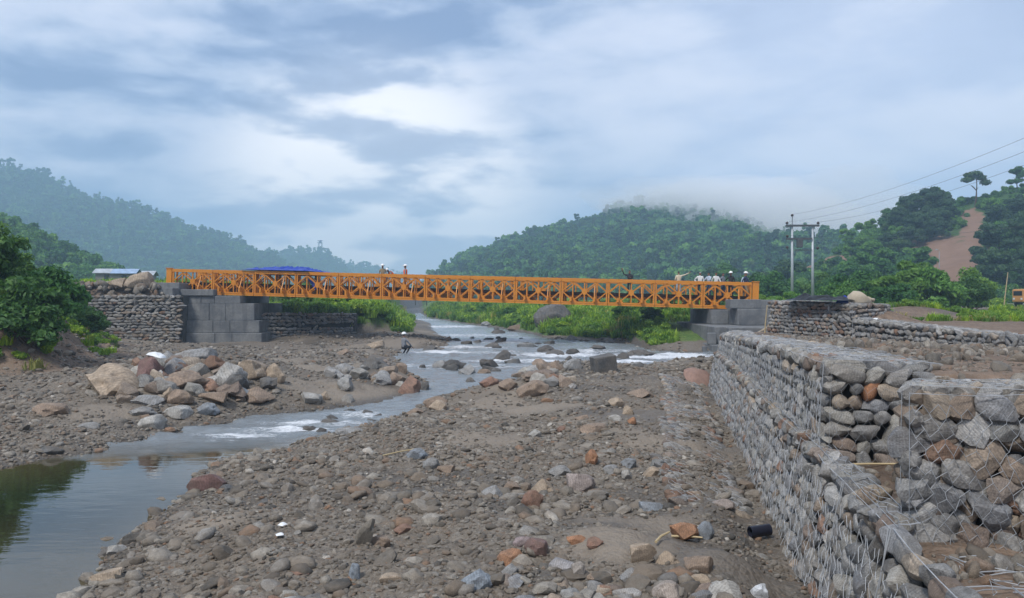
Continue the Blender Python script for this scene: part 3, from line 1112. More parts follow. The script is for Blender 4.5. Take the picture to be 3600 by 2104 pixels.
STONE_ME = [rock_mesh("stone", 100 + k, 2, 4, 0.20, M["stone"]) for k in range(10)]          # rounded, 80 faces
GSTONE_ME = [rock_mesh("stone", 150 + k, 3, 8, 0.22, M["stone"], False, 30, 0.95) for k in range(12)]
COBBLE_ME = [rock_mesh("cobble", 200 + k, 3, 5, 0.24, M["stone"]) for k in range(10)]
BOULDER_ME = [rock_mesh("boulder", 300 + k, 4, 9, 0.34, M["stone"], True, 28, 0.94) for k in range(14)]
SLAB_ME = [rock_mesh("slab", 400 + k, 4, 14, 0.30, M["stone"], False, 25, 0.98) for k in range(8)]
PEBBLE_LIB = lib("pebble_source", [rock_mesh("pebble", 500 + k, 1, 3, 0.25, M["pebble"]) for k in range(10)]
                 + [rock_mesh("pebble", 520 + k, 2, 7, 0.25, M["pebble"], False, 25, 0.95) for k in range(6)])

GREYS = [(0.21, 0.208, 0.198), (0.26, 0.256, 0.246), (0.175, 0.174, 0.17), (0.31, 0.302, 0.287), (0.24, 0.228, 0.207), (0.20, 0.203, 0.208), (0.28, 0.268, 0.24)]
BROWNS = [(0.25, 0.20, 0.155), (0.20, 0.155, 0.12), (0.30, 0.25, 0.195), (0.17, 0.13, 0.105), (0.23, 0.19, 0.16), (0.21, 0.125, 0.085)]


def pick_col(rr, brown=0.2, gain=1.0):
    c = rr.choice(BROWNS) if rr.random() < brown else rr.choice(GREYS)
    k = gain * rr.uniform(0.78, 1.22)
    return (c[0] * k, c[1] * k, c[2] * k, 1)


# ------------------------------------------------------------------ gabion baskets
M["wire"] = simple_mat("galvanised_wire", (0.33, 0.345, 0.36), 0.6, 0.35, 3.0, 0.15, 0.5, 0.0)
M["core"] = simple_mat("shaded_gap_fill", (0.075, 0.072, 0.068), 0.95, 0.5, 3.0)  # stone fill coloured dark, so shade in the gaps is painted in
M["packed_earth"] = simple_mat("packed_earth", (0.19, 0.145, 0.105), 0.95, 0.4, 4.0, bump=0.8, dist=0.05)


class Patch:
    """a four-cornered face: a-b along the bottom, d-c along the top (metres)"""
    def __init__(self, a, b, c, d):
        self.a, self.b, self.c, self.d = (Vector(p) for p in (a, b, c, d))
        self.L = ((self.b - self.a).length + (self.c - self.d).length) / 2
        self.H = ((self.d - self.a).length + (self.c - self.b).length) / 2
        self.n = (self.b - self.a).cross(self.d - self.a).normalized()
    def p(self, u, v):
        return (self.a * (1 - u) + self.b * u) * (1 - v) + (self.d * (1 - u) + self.c * u) * v
    def frame(self, u, v):
        e = 0.01
        tu = (self.p(min(u + e, 1.0), v) - self.p(max(u - e, 0.0), v)).normalized()
        tv = (self.p(u, min(v + e, 1.0)) - self.p(u, max(v - e, 0.0)))
        n = tu.cross(tv).normalized()
        return tu, n, n.cross(tu) * -1.0


def patch_stones(rr, pt, w, h, depth=0.9, brown=0.2, gain=1.0, jitter=0.25, proud=0.22):
    out = []
    rows = max(1, round(pt.H / h))
    rh = pt.H / rows
    for j in range(rows):
        u = rr.uniform(-0.5, 0.2) * w
        while u < pt.L:
            ww = w * rr.choice((0.55, 0.75, 0.9, 1.0, 1.15, 1.4)) * rr.uniform(0.85, 1.15)
            hh = rh * rr.uniform(0.82, 1.12)
            uc = (u + ww / 2) / pt.L
            vc = (j + 0.5 + rr.uniform(-1, 1) * jitter * 0.6) / rows
            u += ww * 0.97
            if uc < 0.0 or uc > 1.0 or vc < 0 or vc > 1:
                continue
            tu, n, _ = pt.frame(uc, vc)
            tv = n.cross(tu)
            dp = min(ww, hh) * depth
            c = pt.p(uc, vc) + n * dp * (proud - 0.5 + rr.uniform(-0.12, 0.12))
            R = Matrix((tu, n, tv)).transposed()
            R = R @ Matrix.Rotation(rr.gauss(0, 0.16), 3, "Y") @ Matrix.Rotation(rr.gauss(0, 0.15), 3, "X") @ Matrix.Rotation(rr.gauss(0, 0.15), 3, "Z")
            if rr.random() < 0.12:
                R = R @ Matrix.Rotation(rr.uniform(0.5, 1.2) * rr.choice((-1, 1)), 3, "Y")
            S = Matrix.Diagonal((ww * 0.57, dp * 0.64, hh * 0.58, 1))
            mw = Matrix.Translation(c) @ R.to_4x4() @ S
            out.append([mw, pick_col(rr, brown, gain), ww * hh])
    return out


def in_view(c):
    if c.y < 2: return 0
    qx = CX + F * c.x / c.y; qy = CY - F * (c.z - EYE) / c.y
    return -40 < qx < 3640 and -40 < qy < 2144


def join_stones(name, specs, meshes, mat):
    V = []; Fc = []; C = []; k = 0
    base = []
    for me in meshes:
        base.append((np.array([v.co[:] for v in me.vertices]), np.array([p.vertices[:] for p in me.polygons])))
    for i, (mw, col, _) in enumerate(specs):
        bv, bf = base[i % len(base)]
        A = np.array(mw)
        V.append(bv @ A[:3, :3].T + A[:3, 3]); Fc.append(bf + k); C.append(np.tile(np.array(col[:3]), (len(bv), 1)))
        k += len(bv)
    me = new_mesh(name, np.concatenate(V), np.concatenate(Fc), mat, True)
    set_attr(me, "tint", np.concatenate(C))
    return me


def net_mesh(name, patches, cell, rad, mat, rr, lift=0.05, sag=0.02, keep=1.0, edges=True):
    """hexagonal wire netting laid over the patches"""
    V = []; Fc = []
    def seg(p, q, n):
        d = (q - p)
        if d.length < 1e-4: return
        d.normalize()
        s = d.cross(n).normalized()
        k = len(V)
        for b in (p, q):
            V.extend([tuple(b + s * rad), tuple(b - s * rad), tuple(b + n * rad * 1.6)])
        Fc.extend([(k, k + 3, k + 5, k + 2), (k + 2, k + 5, k + 4, k + 1), (k + 1, k + 4, k + 3, k)])
    for pt in patches:
        nu = max(2, int(pt.L / cell)); nv = max(2, int(pt.H / (cell * 0.87)))
        P = {}
        def node(i, j):
            if (i, j) not in P:
                u = (i + (0.5 if j % 4 in (2, 3) else 0.0)) / nu
                v = (j // 2 + (0.34 if j % 2 else 0.0)) / (nv * 0.75 + 1)
                u = min(max(u + rr.gauss(0, 0.10) / nu, 0), 1); v = min(max(v + rr.gauss(0, 0.10) / nv, 0), 1)
                P[(i, j)] = pt.p(u, v) + pt.n * (lift + rr.uniform(-sag, sag))
            return P[(i, j)]
        for j in range(int(nv * 0.75) * 2):
            for i in range(nu):
                if rr.random() > keep: continue
                if j % 2 == 0:
                    seg(node(i, j), node(i, j + 1), pt.n)
                else:
                    a = node(i, j)
                    if (j // 2) % 2 == 0:
                        seg(a, node(i, j + 1), pt.n)
                        if i > 0: seg(a, node(i - 1, j + 1), pt.n)
                    else:
                        seg(a, node(i, j + 1), pt.n); seg(a, node(i + 1, j + 1), pt.n)
        for a, b in (((pt.a, pt.b), (pt.b, pt.c), (pt.c, pt.d), (pt.d, pt.a)) if edges else ()):
            m = max(2, int((b - a).length / 0.4))
            last = a + pt.n * lift
            for q in range(1, m + 1):
                nx = a.lerp(b, q / m) + pt.n * (lift + rr.uniform(-sag, sag)) + Vector((0, 0, rr.uniform(-sag, sag) * 0.8))
                for _o in (0, rad * 1.5):
                    seg(last + pt.n * _o, nx + pt.n * _o, pt.n)
                last = nx
    return new_mesh(name, V, Fc, mat)


def gabion(name, label, patches, w, h, group=None, core=None, net=None, brown=0.2, gain=1.0, seed=1, meshes=None, proud=0.22, extra=None, jitter=0.25):
    rr = random.Random(seed)
    root = empty(name, patches[0].a)
    tag(root, label, "gabion wall", group)
    inv = Matrix.Translation(-Vector(patches[0].a))
    specs = []
    for i, pt in enumerate(patches):
        specs += patch_stones(rr, pt, w, h, brown=brown, gain=gain, proud=proud, jitter=jitter)
    if extra:
        specs += extra
    meshes = meshes or GSTONE_ME
    def size(s):
        c = s[0].translation
        return (s[2] / (c.y * c.y)) if in_view(c) else 0
    specs.sort(key=size, reverse=True)
    for i, (mw, col, _) in enumerate(specs[:298]):
        o = obj("stone", meshes[(i * 7 + seed) % len(meshes)], root, mw=inv @ mw)
        o.color = col
    if len(specs) > 298:
        rest = obj("stone_fill", join_stones("stone_fill", specs[298:], STONE_ME, M["stone_fill"]), root, mw=inv)
        rest["kind"] = "stuff"
    if core:
        obj("inner_fill", core, root, mw=inv)
    if net:
        obj("wire_netting", net_mesh("wire_netting", patches, net[0], net[1], M["wire"], rr, net[2] if len(net) > 2 else 0.05, edges=name != "gabion_mattress"), root, mw=inv)
    return root


def prism(name, pts_bottom, pts_top, mat):
    n = len(pts_bottom)
    f = [tuple(range(n))[::-1], tuple(range(n, 2 * n))]
    for i in range(n):
        j = (i + 1) % n
        f.append((i, j, n + j, n + i))
    me = new_mesh(name, [tuple(p) for p in pts_bottom] + [tuple(p) for p in pts_top], f, mat)
    bm = bmesh.new(); bm.from_mesh(me); bmesh.ops.recalc_face_normals(bm, faces=bm.faces); bm.to_mesh(me); bm.free()
    return me


def build_gabions():
    # upper tier along the river
    ys = [8.75, 12.0, 16.0, 21.0, 26.0, 34.0, 44.0]
    wx, wz, mz, bx = (lambda y: float(wall_top_x(y))), (lambda y: float(wall_top_z(y))), (lambda y: float(wall_mid_z(y))), (lambda y: float(wall_base_x(y)))
    pts = []; tops = []
    for y0, y1 in zip(ys[:-1], ys[1:]):
        pts.append(Patch((wx(y1) - 0.05, y1, mz(y1) - 0.06), (wx(y0) - 0.05, y0, mz(y0) - 0.06), (wx(y0), y0, wz(y0)), (wx(y1), y1, wz(y1))))
        tops.append(Patch((wx(y0) + 0.05, y0, wz(y0)), (wx(y0) + (1.25 if y0 < 9 else 1.0), y0, wz(y0) - 0.06), (wx(y1) + 1.0, y1, wz(y1) - 0.04), (wx(y1) + 0.05, y1, wz(y1))))
    x0 = wx(8.75)
    end = Patch((x0 - 0.03, 8.72, 1.14), (4.80, 8.42, 1.14), (4.76, 8.46, 2.14), (x0 + 0.02, 8.75, 2.29))
    cb = [(x0 + 0.14, 8.92, 0.8), (4.7, 8.66, 0.8)] + [(wx(y) + 0.95, y, 0.5) for y in ys[1:]] + [(wx(y) + 0.14, y, 0.5) for y in ys[:0:-1]]
    ct = [(x0 + 0.16, 8.94, 2.16), (4.7, 8.68, 2.02)] + [(wx(y) + 0.95, y, wz(y) - 0.13) for y in ys[1:]] + [(wx(y) + 0.14, y, wz(y) - 0.13) for y in ys[:0:-1]]
    rr = random.Random(77)
    endst = patch_stones(rr, end, 0.27, 0.155, depth=1.0, brown=0.14, gain=1.0, proud=0.30, jitter=0.2)
    # the orange block set near the top of the end face
    best = min(endst, key=lambda s: (s[0].translation - end.p(0.38, 0.80)).length)
    best[1] = (0.33, 0.155, 0.08, 1)
    best[0] = best[0] @ Matrix.Diagonal((1.0, 1.05, 1.7, 1))
    root = gabion("gabion_wall", "upper tier of the long grey gabion wall running along the river to the abutment", pts + tops, 0.30, 0.160,
                  core=prism("inner_fill", cb, ct, M["core"]), net=(0.12, 0.0024, 0.045), brown=0.10, gain=1.05, seed=3, extra=endst, meshes=GSTONE_ME)
    obj("end_netting", net_mesh("end_netting", [end], 0.12, 0.0012, M["wire"], rr, 0.09), root, mw=Matrix.Translation(-Vector(pts[0].a)))
    # lower tier
    ys2 = [4.2, 5.7, 7.2, 9.5, 12.5, 16.5, 21.0, 26.0, 34.0, 44.2]
    lower = []
    for y0, y1 in zip(ys2[:-1], ys2[1:]):
        lower.append(Patch((bx(y1), y1, -0.02), (bx(y0), y0, 0.0), (bx(y0) + 0.30, y0, mz(y0)), (bx(y1) + 0.30, y1, mz(y1))))
    lb = bx(4.2)
    nose = Patch((lb + 0.02, 4.2, 0.10), (lb + 1.6, 4.05, 0.15), (lb + 1.5, 4.15, 1.24), (lb + 0.31, 4.2, 1.31))
    ledge = [Patch((bx(y0) + 0.30, y0, mz(y0)), (bx(y0) + 0.46, y0, mz(y0)), (bx(y1) + 0.46, y1, mz(y1)), (bx(y1) + 0.30, y1, mz(y1))) for y0, y1 in zip(ys2[1:-1], ys2[2:])]
    cb = [(lb + 0.22, 4.4, -0.2), (lb + 0.8, 4.4, -0.2)] + [(bx(y) + 0.6, y, -0.2) for y in ys2[1:]] + [(bx(y) + 0.17, y, -0.2) for y in ys2[:0:-1]]
    ct = [(lb + 0.42, 4.4, 1.15), (lb + 0.8, 4.4, 1.12)] + [(bx(y) + 0.6, y, mz(y) - 0.16) for y in ys2[1:]] + [(bx(y) + 0.40, y, mz(y) - 0.16) for y in ys2[:0:-1]]
    gabion("gabion_wall", "lower tier of the long gabion wall standing on the gravel bar", lower + [nose] + ledge, 0.30, 0.165,
           core=prism("inner_fill", cb, ct, M["core"]), net=(0.12, 0.0024, 0.05), brown=0.22, gain=0.98, seed=8, meshes=GSTONE_ME, proud=0.28, jitter=0.45)
    # flat mattress on the bar beside the wall
    ys3 = [10.0, 13.0, 17.0, 21.0, 26.0]
    mat_p = []
    for y0, y1 in zip(ys3[:-1], ys3[1:]):
        xa0, xa1 = bx(y0) - 1.30, bx(y1) - 1.55
        xb0, xb1 = bx(y0) - 0.28, bx(y1) - 0.35
        mat_p.append(Patch((xa0, y0, H(xa0, y0) + 0.03), (xb0, y0, H(xb0, y0) + 0.03), (xb1, y1, H(xb1, y1) + 0.03), (xa1, y1, H(xa1, y1) + 0.03)))
    gabion("gabion_mattress", "flat stone filled wire mattress laid on the gravel beside the wall", mat_p, 0.20, 0.13, net=(0.15, 0.0022, 0.04), brown=0.4, gain=0.85, seed=12, proud=0.28, jitter=0.8)
    # nearest basket
    face = Patch((2.98, 5.95, 1.15), (4.40, 5.50, 0.55), (4.40, 5.54, 2.31), (3.0, 5.98, 2.30))
    lside = Patch((3.56, 7.05, 1.2), (2.98, 5.95, 1.25), (3.0, 5.98, 2.30), (3.58, 7.05, 2.24))
    topp = Patch((3.02, 6.0, 2.31), (4.40, 5.56, 2.32), (4.7, 6.9, 2.26), (3.6, 7.05, 2.25))
    rr = random.Random(5)
    big = patch_stones(rr, face, 0.27, 0.20, depth=0.6, brown=0.22, gain=1.0, proud=0.22, jitter=0.4)
    small = patch_stones(rr, face, 0.17, 0.14, depth=0.8, brown=0.45, gain=0.8, proud=-0.35, jitter=0.5)
    for s in big:
        s[0] = s[0] @ Matrix.Rotation(rr.gauss(0, 0.35), 4, "Y")
    core = prism("inner_fill", [(3.12, 6.10, 0.6), (4.45, 5.70, 0.3), (4.8, 6.7, 0.3), (3.66, 6.95, 0.6)], [(3.13, 6.12, 2.2), (4.45, 5.72, 2.22), (4.8, 6.7, 2.16), (3.66, 6.95, 2.14)], M["core"])
    root = gabion("gabion_basket", "nearest gabion basket packed with large angular grey and brown rocks", [lside, topp], 0.20, 0.14,
                  core=core, net=(0.12, 0.0016, 0.035), brown=0.15, gain=1.05, seed=21, extra=big + small, meshes=SLAB_ME)
    obj("front_netting", net_mesh("front_netting", [face], 0.10, 0.0022, M["wire"], rr, 0.07, 0.03), root, mw=Matrix.Translation(-Vector(lside.a)))
    # back terraces by the approach road
    a, b, c = Vector((12.5, 38.5, 0)), Vector((14.3, 33.0, 0)), Vector((15.8, 24.0, 0))
    e = Vector((16.5, 15.0, 0))
    f1 = Patch((a.x, a.y, 0.75), (b.x, b.y, 0.65), (b.x, b.y, 2.80), (a.x, a.y, 2.90))
    f1s = Patch((b.x, b.y, 0.65), (b.x + 2.2, b.y + 1.2, 1.6), (b.x + 2.2, b.y + 1.2, 2.74), (b.x, b.y, 2.80))
    core = prism("inner_fill", [(a.x + 0.25, a.y, 0), (b.x + 0.12, b.y + 0.18, 0), (b.x + 2.2, b.y + 1.4, 0), (a.x + 2, a.y, 0)],
                 [(a.x + 0.25, a.y, 2.76), (b.x + 0.12, b.y + 0.18, 2.66), (b.x + 2.2, b.y + 1.4, 2.6), (a.x + 2, a.y, 2.76)], M["core"])
    t1 = Patch((a.x + 0.1, a.y, 2.88), (b.x + 0.1, b.y + 0.1, 2.78), (b.x + 2.1, b.y + 1.3, 2.72), (a.x + 2, a.y, 2.86))
    gabion("gabion_terrace", "tall brown stone gabion terrace with a black sheet and sack on top", [f1, f1s, t1], 0.33, 0.165, core=core, brown=0.42, gain=0.95, seed=31, net=(0.3, 0.003, 0.06))
    f2 = Patch((b.x, b.y - 0.05, 0.85), (c.x, c.y, 1.15), (c.x, c.y, 1.80), (b.x, b.y - 0.05, 2.18))
    f3 = Patch((c.x, c.y, 1.1), (e.x, e.y, 1.2), (e.x, e.y, 1.75), (c.x, c.y, 1.80))
    t2 = Patch((b.x + 0.05, b.y - 0.05, 2.17), (c.x + 0.05, c.y, 1.79), (c.x + 1.0, c.y + 0.2, 1.76), (b.x + 1.0, b.y + 0.2, 2.14))
    core = prism("inner_fill", [(b.x + 0.2, b.y, 0.4), (c.x + 0.25, c.y, 0.4), (e.x + 0.25, e.y, 0.4), (e.x + 0.9, e.y, 0.4), (c.x + 0.9, c.y, 0.4), (b.x + 0.9, b.y, 0.4)],
                 [(b.x + 0.2, b.y, 2.04), (c.x + 0.25, c.y, 1.68), (e.x + 0.25, e.y, 1.62), (e.x + 0.9, e.y, 1.62), (c.x + 0.9, c.y, 1.68), (b.x + 0.9, b.y, 2.04)], M["core"])
    gabion("gabion_terrace", "low grey stone gabion terrace stretching away from the taller brown one", [f2, f3, t2], 0.34, 0.19, core=core, brown=0.12, gain=1.0, seed=33, net=(0.3, 0.003, 0.06))
    # far side: stacked courses beside the pier
    y = 52.6
    f = []
    for k, (z0, z1, yy) in enumerate(((-0.1, 1.05, y - 0.5), (1.05, 2.15, y - 0.2), (2.15, 3.25, y + 0.05))):
        f.append(Patch((-29.5, yy, z0), (-22.1, yy + 0.2, z0), (-22.1, yy + 0.2, z1), (-29.5, yy, z1)))
    core = prism("inner_fill", [(-29.5, y + 0.35, -0.5), (-22.15, y + 0.5, -0.5), (-22.15, y + 1.6, -0.5), (-29.5, y + 1.6, -0.5)],
                 [(-29.5, y + 0.35, 3.2), (-22.15, y + 0.5, 3.2), (-22.15, y + 1.6, 3.2), (-29.5, y + 1.6, 3.2)], M["core"])
    gabion("gabion_bank", "three courses of dark stone gabions stacked beside the far bridge pier, towards the shrubs", f, 0.42, 0.20, core=core, brown=0.2, gain=0.85, seed=41)
    f = []
    for z0, z1, dy in ((-0.2, 1.0, -0.3), (1.0, 2.05, 0.0)):
        f.append(Patch((-17.6, 55.4 + dy, z0), (-12.0, 60.14 + dy, z0 + 0.2), (-12.0, 60.14 + dy, z1 - 0.15), (-17.6, 55.4 + dy, z1)))
    core = prism("inner_fill", [(-17.6, 55.75, -0.6), (-12.0, 60.5, -0.6), (-12.0, 61.6, -0.6), (-17.6, 57, -0.6)], [(-17.6, 55.75, 1.97), (-12.0, 60.5, 1.8), (-12.0, 61.6, 1.8), (-17.6, 57, 1.97)], M["core"])
    gabion("gabion_bank", "two courses of grey gabions under the grass on the river side of the far pier", f, 0.40, 0.21, core=core, brown=0.12, gain=0.95, seed=43)


build_gabions()


# ------------------------------------------------------------------ concrete
def concrete_mat():
    m, T = mat_new("cast_concrete")
    geo = T.n("ShaderNodeNewGeometry")
    p = geo.outputs["Position"]
    n1 = T.noise(p, 0.9, 6.0, 0.65, 0.4); n2 = T.noise(p, 7.0, 5.0, 0.7)
    mp = T.n("ShaderNodeMapping"); T.l(p, mp.inputs["Vector"]); mp.inputs["Scale"].default_value = (1.8, 1.8, 0.18)
    streak = T.noise(mp.outputs[0], 1.6, 4.0, 0.6)
    c = T.mix(T.smooth(n1, 0.3, 0.7), (0.115, 0.122, 0.130), (0.205, 0.208, 0.205))
    c = T.mix(T.math("MULTIPLY", T.smooth(streak, 0.52, 0.70), 0.55), c, (0.085, 0.090, 0.098))
    k = T.ramp(n2, [(0.3, 0.85), (0.7, 1.12)])
    c = T.mix(1.0, c, k, "MULTIPLY")
    finish(T, c, 0.9, n2, 0.35, 0.02)
    return m


M["concrete"] = concrete_mat()
M["paint"] = None


def block(name, lo, hi, parent, mat=None, bev=0.03):
    me = bevelled(MB().box(lo, hi).mesh(name, mat or M["concrete"]), bev)
    return obj(name, me, parent)


def build_abutments():
    ox, oy = -20.0, 54.2
    r = empty("bridge_pier", (ox, oy, 0))
    tag(r, "dark stepped concrete pier of four courses under the far bridge end", "pier")
    def L(x0, x1, y0, y1, z0, z1, nm="concrete_course", mat=None):
        # shuttering panels show as separate casts within each course
        return block(nm, (x0 - ox, y0 - oy, z0), (x1 - ox, y1 - oy, z1), r, mat)
    for (x0, x1, y0, z0, z1) in ((-22.15, -17.0, 53.55, -0.6, 0.69), (-22.35, -17.22, 53.75, 0.69, 1.53), (-22.65, -17.62, 53.95, 1.53, 2.69), (-23.1, -18.65, 54.15, 2.69, 3.22)):
        n = 3
        xs = np.linspace(x0, x1, n + 1) + np.array([0, 0.25, -0.3, 0])
        for k in range(n):
            L(xs[k] + (0.006 if k else 0), xs[k + 1] - 0.006, y0 + 0.02 * (k % 2), 60.6, z0 + 0.008, z1)
    L(-24.4, -22.75, 53.9, 60.6, 2.7, 4.12, "ballast_wall")
    L(-22.74, -20.45, 54.0, 54.75, 3.225, 3.66, "bearing_plinth")
    L(-21.2, -20.7, 54.8, 55.5, 3.225, 3.36, "bearing_pad")
    L(-23.3, -22.76, 52.9, 53.89, 2.75, 3.75, "wing_wall")
    # near bridge end
    ox2, oy2 = 13.5, 47.0
    r2 = empty("bridge_abutment", (ox2, oy2, 0))
    tag(r2, "stepped grey concrete abutment under the near bridge end beside the gabion wall", "abutment")
    def R(x0, x1, y0, y1, z0, z1, nm="concrete_course"):
        return block(nm, (x0 - ox2, y0 - oy2, z0), (x1 - ox2, y1 - oy2, z1), r2)
    R(13.35, 15.25, 48.2, 49.35, 2.42, 2.98, "bearing_plinth")
    R(13.75, 17.5, 48.0, 56.0, 1.40, 2.41)
    R(12.65, 13.74, 50.0, 56.0, 1.40, 2.32)
    R(11.75, 17.5, 45.6, 56.2, 0.40, 1.39)
    R(12.35, 17.5, 44.9, 45.59, 0.52, 1.36)
    R(11.30, 17.5, 44.5, 56.4, -0.9, 0.39)
    R(10.75, 11.29, 44.9, 56.4, -0.9, 0.02)
    R(10.35, 10.74, 45.5, 56.4, -0.9, -0.25)
    R(11.25, 11.73, 45.2, 45.56, 0.395, 1.05, "shutter_post")
    R(12.02, 12.33, 44.55, 44.88, 0.395, 1.02, "shutter_post")
    R(10.80, 11.05, 44.6, 44.89, -0.9, 0.32, "shutter_post")
    R(14.1, 15.0, 49.4, 50.2, 2.415, 2.48, "bearing_pad")
    R(15.4, 16.4, 49.2, 56.0, 2.415, 2.95, "ballast_wall")


build_abutments()


# ------------------------------------------------------------------ the bridge
def paint_mat():
    m, T = mat_new("orange_paint")
    tc = T.n("ShaderNodeTexCoord")
    geo = T.n("ShaderNodeNewGeometry")
    n1 = T.noise(geo.outputs["Position"], 1.1, 5.0, 0.6); n2 = T.noise(geo.outputs["Position"], 14.0, 4.0, 0.7)
    c = T.mix(n1, (0.50, 0.168, 0.008), (0.66, 0.262, 0.020))
    c = T.mix(T.math("MULTIPLY", T.smooth(n2, 0.55, 0.72), 0.6), c, (0.17, 0.075, 0.030))
    n3 = T.noise(geo.outputs["Position"], 3.2, 5.0, 0.7)
    c = T.mix(T.math("MULTIPLY", T.smooth(n3, 0.50, 0.68), 0.22), c, (0.26, 0.17, 0.09))
    finish(T, c, 0.48, n2, 0.15, 0.01, 0.0, 0.45)
    return m


M["paint"] = paint_mat()
M["deck"] = simple_mat("deck_steel", (0.065, 0.042, 0.028), 0.8, 0.4, 3.0)
BR_L = Vector((-23.96, 55.6, 3.40)); BR_R = Vector((15.30, 50.4, 2.34))
NP = 13


def bridge_frame():
    d = (BR_R - BR_L); Ln = d.length; d.normalize()
    across = Vector((0, 0, 1)).cross(d).normalized()
    up = d.cross(across).normalized()
    Mx = Matrix((d, across, up)).transposed().to_4x4()
    Mx.translation = BR_L
    return Mx, Ln


BR_M, BR_LEN = bridge_frame()


def build_bridge():
    P = BR_LEN / NP
    root = empty("truss_bridge")
    root.matrix_world = BR_M
    tag(root, "orange steel panel truss bridge spanning the river", "bridge")
    hC = 1.52; z0 = 0.10
    g = 0.03
    # meshes shared by all panels: origin at the panel's lower corner, double channels 0.16 apart
    def two(fn):
        b = MB()
        for s in (-0.055, 0.055):
            fn(b, s)
        return b
    chord_b = MB(); 
    for s in (-0.065, 0.065):
        chord_b.box((g / 2, s - 0.03, 0), (P - g / 2, s + 0.03, 0.10))
        chord_b.box((g / 2, s - 0.03, hC - 0.10), (P - g / 2, s + 0.03, hC))
    for k in range(9):
        x = P * (k + 0.5) / 9
        for zz in (0.02, hC - 0.06):
            chord_b.box((x - 0.08, -0.034, zz), (x + 0.08, 0.034, zz + 0.04))
    chord_me = chord_b.mesh("truss_panel", M["paint"])
    post_end = MB().box((-0.045, -0.06, 0.10), (0.045, 0.06, hC - 0.10)).mesh("post", M["paint"])
    post_mid = MB().box((-0.032, -0.04, 0.10), (0.032, 0.04, hC - 0.10)).mesh("post", M["paint"])
    gusset_me = MB().box((-0.17, -0.05, -0.12), (0.17, 0.05, 0.12)).box((-0.09, -0.052, -0.2), (0.09, 0.052, 0.2)).mesh("gusset", M["paint"])
    lo_g = MB()
    k = 0
    lo_g.v += [(-0.26, s, 0.10) for s in (-0.048, 0.048)] + [(0.26, s, 0.10) for s in (-0.048, 0.048)] + [(0.07, s, 0.34) for s in (-0.048, 0.048)] + [(-0.07, s, 0.34) for s in (-0.048, 0.048)]
    lo_g.f += [(0, 2, 4, 6), (1, 7, 5, 3), (0, 1, 3, 2), (2, 3, 5, 4), (4, 5, 7, 6), (6, 7, 1, 0)]
    low_gus = lo_g.mesh("gusset", M["paint"])
    diag = {}
    zl, zm, zh = 0.14, hC / 2, hC - 0.14
    dlist = []
    for a in range(4):
        x0, x1 = P * a / 4, P * (a + 1) / 4
        if a == 0: x0 += 0.06
        if a == 3: x1 -= 0.06
        down, up_ = (zm, zl), (zm, zh)
        for zq in (zl, zh):
            pa, pb = ((x0, 0, zm), (x1, 0, zq)) if a % 2 == 0 else ((x0, 0, zq), (x1, 0, zm))
            dlist.append(MB().bar(pa, pb, 0.075, 0.07).mesh("diagonal", M["paint"]))
    rein = MB()
    for s in (-0.065, 0.065):
        rein.box((0.02, s - 0.03, 0), (P - 0.02, s + 0.03, 0.10))
    for q in range(5):
        x = P * (q + 0.5) / 5
        rein.box((x - 0.07, -0.034, 0.01), (x + 0.07, 0.034, 0.11))
    rein_me = rein.mesh("reinforcing_chord", M["paint"])
    W = 4.15
    for side in (0.0, 0.46, W - 0.46, W):
        for i in range(NP):
            x = i * P
            pn = obj("truss_panel", chord_me, root, loc=(x, side, z0))
            for xx, me in ((0.07, post_end), (P * 0.25, post_mid), (P * 0.5, post_mid), (P * 0.75, post_mid), (P - 0.07, post_end)):
                obj("post", me, pn, loc=(xx, 0, 0))
            for me in dlist:
                obj("diagonal", me, pn)
            obj("gusset", gusset_me, pn, loc=(P * 0.5, 0, zm))
            for xx in (P * 0.25, P * 0.75):
                obj("gusset", low_gus, pn, loc=(xx, 0, 0))
            obj("reinforcing_chord", rein_me, root, loc=(x, side, z0 + hC + 0.004))
            obj("reinforcing_chord", rein_me, root, loc=(x, side, z0 - 0.116))
    tr = MB().box((-0.06, -0.55, 0.0), (0.06, W + 0.55, 0.28)).mesh("transom", M["paint"])
    for i in range(NP):
        for t in (0.22, 0.72):
            obj("transom", tr, root, loc=(i * P + P * t, 0, 0.22))
    dp = MB().box((0.01, 0.66, 0), (P - 0.01, W - 0.66, 0.07)).mesh("deck_plate", M["deck"])
    kerb = MB().box((0.01, -0.08, 0.0), (P - 0.01, 0.08, 0.16)).mesh("deck_kerb", M["deck"])
    strg = MB().box((0.01, -0.05, 0), (P - 0.01, 0.05, 0.10)).mesh("stringer", M["paint"])
    for i in range(NP):
        for q in range(6):
            obj("stringer", strg, root, loc=(i * P, 0.80 + q * (W - 1.6) / 5, 0.502))
        obj("deck_plate", dp, root, loc=(i * P, 0, 0.604))
        for y in (0.74, W - 0.74):
            obj("deck_kerb", kerb, root, loc=(i * P, y, 0.676))
    rk = MB().bar((0, -0.5, 0.45), (0, -0.10, 1.25), 0.05, 0.05, (1, 0, 0)).mesh("raker", M["paint"])
    rk2 = MB().bar((0, W + 0.5, 0.45), (0, W + 0.10, 1.25), 0.05, 0.05, (1, 0, 0)).mesh("raker", M["paint"])
    for i in range(NP):
        obj("raker", rk, root, loc=(i * P + P * 0.72, 0, 0)); obj("raker", rk2, root, loc=(i * P + P * 0.72, 0, 0))
    br1 = MB().bar((0.1, 0.3, 0.2), (P - 0.1, W - 0.3, 0.2), 0.03, 0.03, (0, 0, 1)).mesh("sway_brace", M["paint"])
    br2 = MB().bar((0.1, W - 0.3, 0.165), (P - 0.1, 0.3, 0.165), 0.03, 0.03, (0, 0, 1)).mesh("sway_brace", M["paint"])
